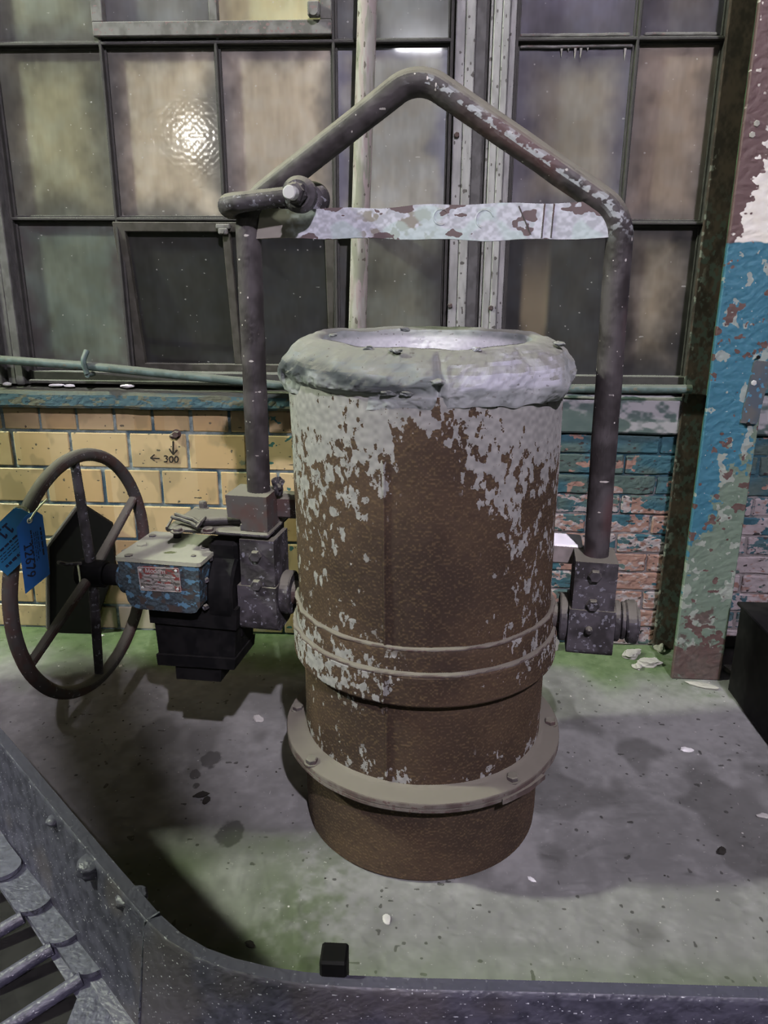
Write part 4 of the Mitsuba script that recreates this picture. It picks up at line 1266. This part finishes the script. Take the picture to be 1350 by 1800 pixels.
# ================================================================= conveyor track in the foreground
cv = 'mould_conveyor'
HZ = .35
pth = np.array([(-1.40, 1.780), (-.793, 1.224), (-.47, .921), (-.372, .831)])
curve = np.array([(-.372, .831), (-.330, .799), (-.285, .775), (-.240, .760), (-.190, .7495), (-.140, .744), (-.08, .7425), (0, .7435), (.125, .748), (.45, .757), (1.4, .782)])


def sweep(path, sec):
    """closed section of (outward u, z) swept along a plan path (outward = left of travel)"""
    path = np.asarray(path, float)
    t = np.gradient(path, axis=0)
    t /= np.linalg.norm(t, axis=1, keepdims=True)
    nrm = np.stack([-t[:, 1], t[:, 0]], 1)
    sec = np.asarray(sec, float)
    V = np.concatenate([np.concatenate([path[:, None] + nrm[:, None] * sec[None, :, :1], np.broadcast_to(sec[None, :, 1:], (len(path), len(sec), 1))], 2)]).reshape(-1, 3)
    k, Fc = len(sec), []
    for i in range(len(path) - 1):
        for j in range(k):
            a, b_ = i * k + j, i * k + (j + 1) % k
            Fc += [(a, b_, b_ + k), (a, b_ + k, a + k)]
    tv, tf = trimesh.creation.triangulate_polygon(sg.Polygon(sec), engine='earcut')
    tri = np.argmin(((tv[:, None] - sec[None]) ** 2).sum(-1), axis=1)[tf]
    base = (len(path) - 1) * k
    for f_ in tri:
        Fc += [tuple(f_), tuple(base + f_[::-1])]
    m = trimesh.Trimesh(V, Fc, process=False)
    m.fix_normals()
    return m


sec = [(0, HZ), (.002, HZ + .002), (.022, HZ - .002), (.024, HZ - .010), (.012, HZ - .016), (-.004, HZ - .188), (-.062, HZ - .192), (-.066, HZ - .185), (-.026, HZ - .176), (-.003, HZ - .006)]
sec = [(a_, b_) for a_, b_ in sec]
d2 = lambda P, st: densify(np.c_[P, np.zeros(len(P))], st)[:, :2]
put(cv + '__rim', sweep(d2(pth, .05), sec), 'cast_metal', 25)
put(cv + '__rim', sweep(d2(curve, .03), sec), 'cast_metal', 25)
lab(cv + '__rim', 'dark straight rim with a dusty edge')
jt = np.array([-.372, .831])
nj = np.array([.66, .75]); nj /= np.linalg.norm(nj)
put(cv + '__weld_joint', tube([np.r_[jt + nj * .022, HZ], np.r_[jt, HZ + .001], np.r_[jt - nj * .027, HZ - .175]], .0022, 8), 'link_metal', 40)
# lumps and cleats along the outer edge
for k_, (px, py, r1) in enumerate([(160, 1520, .024), (232, 1578, .022), (216, 1560, .012), (95, 1440, .014)]):
    q = at(px, py, Z=HZ - .012)
    put(cv + '__lump', moved(rock(r1, 60 + k_, (1.0, 1.0, .6), 2, .4), q[0], q[1], HZ - .014), 'cast_metal', 40)
q = at(586, 1716, Z=HZ - .004)
put(cv + '__stop_block', cbox(q[0] - .0175, q[0] + .0175, q[1] - .004, q[1] + .03, HZ - .03, HZ + .022, .003), 'black_plate', False)
lab(cv + '__stop_block', 'small black block on the far edge of the rim')
# foot plate of the trough and chain
tp = np.vstack([pth, curve[1:]])
flr = [(-.03, HZ - .196), (-.03, HZ - .206), (-.42, HZ - .246), (-.42, HZ - .236)]
put(cv + '__trough', sweep(d2(tp[:4], .05), flr), 'black_iron', 25)
put(cv + '__trough', sweep(d2(np.vstack([curve[4:]]), .05), [(-.03, HZ - .196), (-.03, HZ - .206), (-.30, HZ - .216), (-.30, HZ - .206)]), 'black_iron', 25)
tdir = np.array([.33, -.31]); tdir = (pth[2] - pth[1]); tdir /= np.linalg.norm(tdir)
ndir = np.array([-tdir[1], tdir[0]])
def stad(l, w, t_):
    return trimesh.creation.extrude_polygon(sg.LineString([(-l, 0), (0, 0)]).buffer(w, quad_segs=8), t_, engine='earcut')
ZL = HZ - .176
for k_, (px, py) in enumerate([(-25, 1487), (30, 1542), (84, 1600), (137, 1653), (190, 1706), (302, 1778)]):
    q = at(px, py, Z=ZL)
    # rounded end of each overlapping link plate, tip at q
    m = stad(.085, .030, .008)
    an = math.atan2(tdir[1], tdir[0])
    M = trimesh.transformations.euler_matrix(0, math.radians(-5), an)
    M[:3, 3] = (q[0] - tdir[0] * .030 - ndir[0] * .012, q[1] - tdir[1] * .030 - ndir[1] * .012, ZL + .004 - .001 * k_)
    m.apply_transform(M)
    put(cv + '__link', m, 'link_metal', 30)
    if k_ in (1, 2, 3, 4):
        a = np.array([q[0] - tdir[0] * .012 - ndir[0] * .036, q[1] - tdir[1] * .012 - ndir[1] * .036, ZL + .002])
        b_ = a + np.r_[-ndir * .16 - tdir * .035, -.045]
        put(cv + '__rib', tube(densify([a, b_], .02), .011, 12), 'cast_metal', 40)
for k_, (px, py) in enumerate([(40, 1690), (95, 1745), (0, 1640)]):
    q = at(px, py, Z=ZL - .030)
    m = cbox(-.045, .0, -.20, .05, -.012, 0, .003)
    M = trimesh.transformations.euler_matrix(0, 0, math.atan2(tdir[1], tdir[0]))
    M[:3, 3] = q
    m.apply_transform(M)
    put(cv + '__slat', m, 'black_iron', False)
hexp = [at(x_, y_, Z=ZL - .004) for x_, y_ in ((148, 1718), (206, 1712), (226, 1745), (205, 1810), (185, 1860), (95, 1860), (118, 1800))]
m = trimesh.creation.extrude_polygon(sg.Polygon([(p_[0], p_[1]) for p_ in hexp]), .02, engine='earcut')
m.apply_translation((0, 0, ZL - .024))
put(cv + '__pallet_block', jitter(m.subdivide_to_size(.02), .002, 40, 3), 'link_metal', 30)
lab(cv + '__pallet_block', 'dusty grey end block of a pallet')
# legs
for (x_, y_) in ((-1.0, 1.43), (-.30, .80), (.55, .77)):
    put(cv + '__leg', cbox(x_ - .03, x_ + .03, y_ - .06, y_ - .02, 0, HZ - .20, .003), 'black_iron', False)
lab(cv, 'dark curved conveyor trough with rounded chain links in the left and bottom foreground', 'conveyor')

# ================================================================= rubble, chips and grit
chunks = [(1140, 1165, .030, (1.5, .8, .45), 'largest flat grey mortar chunk on the floor between the bail block and the column'),
          (1110, 1150, .026, (1.3, .9, .5), 'mortar chunk on the floor just below the disc of the right bail block'),
          (1160, 1140, .024, (1.2, .7, .6), 'mortar chunk wedged beside the dark recess of the column'),
          (1285, 1178, .022, (1.3, .9, .5), 'mortar chunk to the right of the column foot'),
          (1235, 1205, .020, (2.2, .6, .3), 'long thin mortar shard lying in front of the column foot'),
          (1300, 1160, .016, (1, 1, .6), 'small mortar lump between the column and the steel box'),
          (985, 1115, .028, (.9, .8, 1.0), 'upright mortar lump between the ladle and the right bail block'),
          (1120, 1172, .015, (1.2, .9, .5), 'smallest mortar lump in front of the large flat chunk')]
for k_, (px, py, r1, sq, txt) in enumerate(chunks):
    q = at(px, py, Z=r1 * sq[2] * .6)
    if q[1] > 2.39:
        q = at(px, py, Y=2.385)
        q[2] = r1 * sq[2] * .6
    if k_ == 6:
        q = np.array([.445, 2.38, .03])
    key = put('mortar_chunk', moved(rock(r1, 90 + k_, sq, 2, .7), q[0], q[1], r1 * sq[2] * .7, k_ * 40), 'dusty_plaster', False)
    lab(key, txt, 'rubble', 'mortar rubble by the column')
chips = [(1207, 1318, .012, 'white_chip', 'white chip alone on the grey floor right of the ladle, below the column'),
         (1268, 1496, .011, 'grit_dark', 'dark chip near the right edge at the border of the shadow'),
         (679, 1615, .010, 'grit', 'pale chip on the bright floor below the ladle'),
         (440, 1660, .009, 'grit_dark', 'dark chip close to the curved conveyor rim'),
         (352, 1398, .014, 'grit_dark', 'larger dark crumb below the round oil stain'),
         (362, 1407, .010, 'grit_dark', 'smaller dark crumb touching the one below the oil stain'),
         (455, 1264, .016, 'grit', 'flat pale chip between the gearbox and the ladle flange'),
         (1345, 1435, .014, 'grit', 'pale chip cut by the right edge of the picture'),
         (178, 1117, .008, 'white_chip', 'white chip behind the handwheel by the steel plate'),
         (212, 1170, .006, 'white_chip', 'tiny white chip seen through the lower part of the handwheel'),
         (935, 1545, .006, 'white_chip', 'tiny white chip to the right of the ladle base')]
for k_, (px, py, r1, mm, txt) in enumerate(chips):
    q = at(px, py, Z=.002)
    key = put('floor_chip', moved(rock(r1, 120 + k_, (1.3, .8, .3), 1, .7), q[0], q[1], r1 * .2, k_ * 50), mm, False)
    lab(key, txt, 'chip', 'loose chips on the floor')
gm, gd = [], []
for k_ in range(200):
    x_, y_ = nrng.uniform(-1.3, 1.2), 1.05 + 1.33 * nrng.random() ** .6
    if math.hypot(x_ - LX, y_ - LY) < .30 or (x_ > .93 and y_ > 1.75):
        continue
    r1 = nrng.uniform(.0010, .0026)
    (gm if k_ % 3 else gd).append(moved(rock(r1, k_, (1.2, 1, .6), 0, .4), x_, y_, r1 * .3))
put('floor_grit', cat(*gm), 'grit', False)
lab('floor_grit', 'scatter of pale grit on the concrete floor', 'grit', kind='stuff')
put('floor_soot', cat(*gd), 'grit_dark', False)
lab('floor_soot', 'scatter of dark sooty crumbs on the concrete floor', 'grit', kind='stuff')
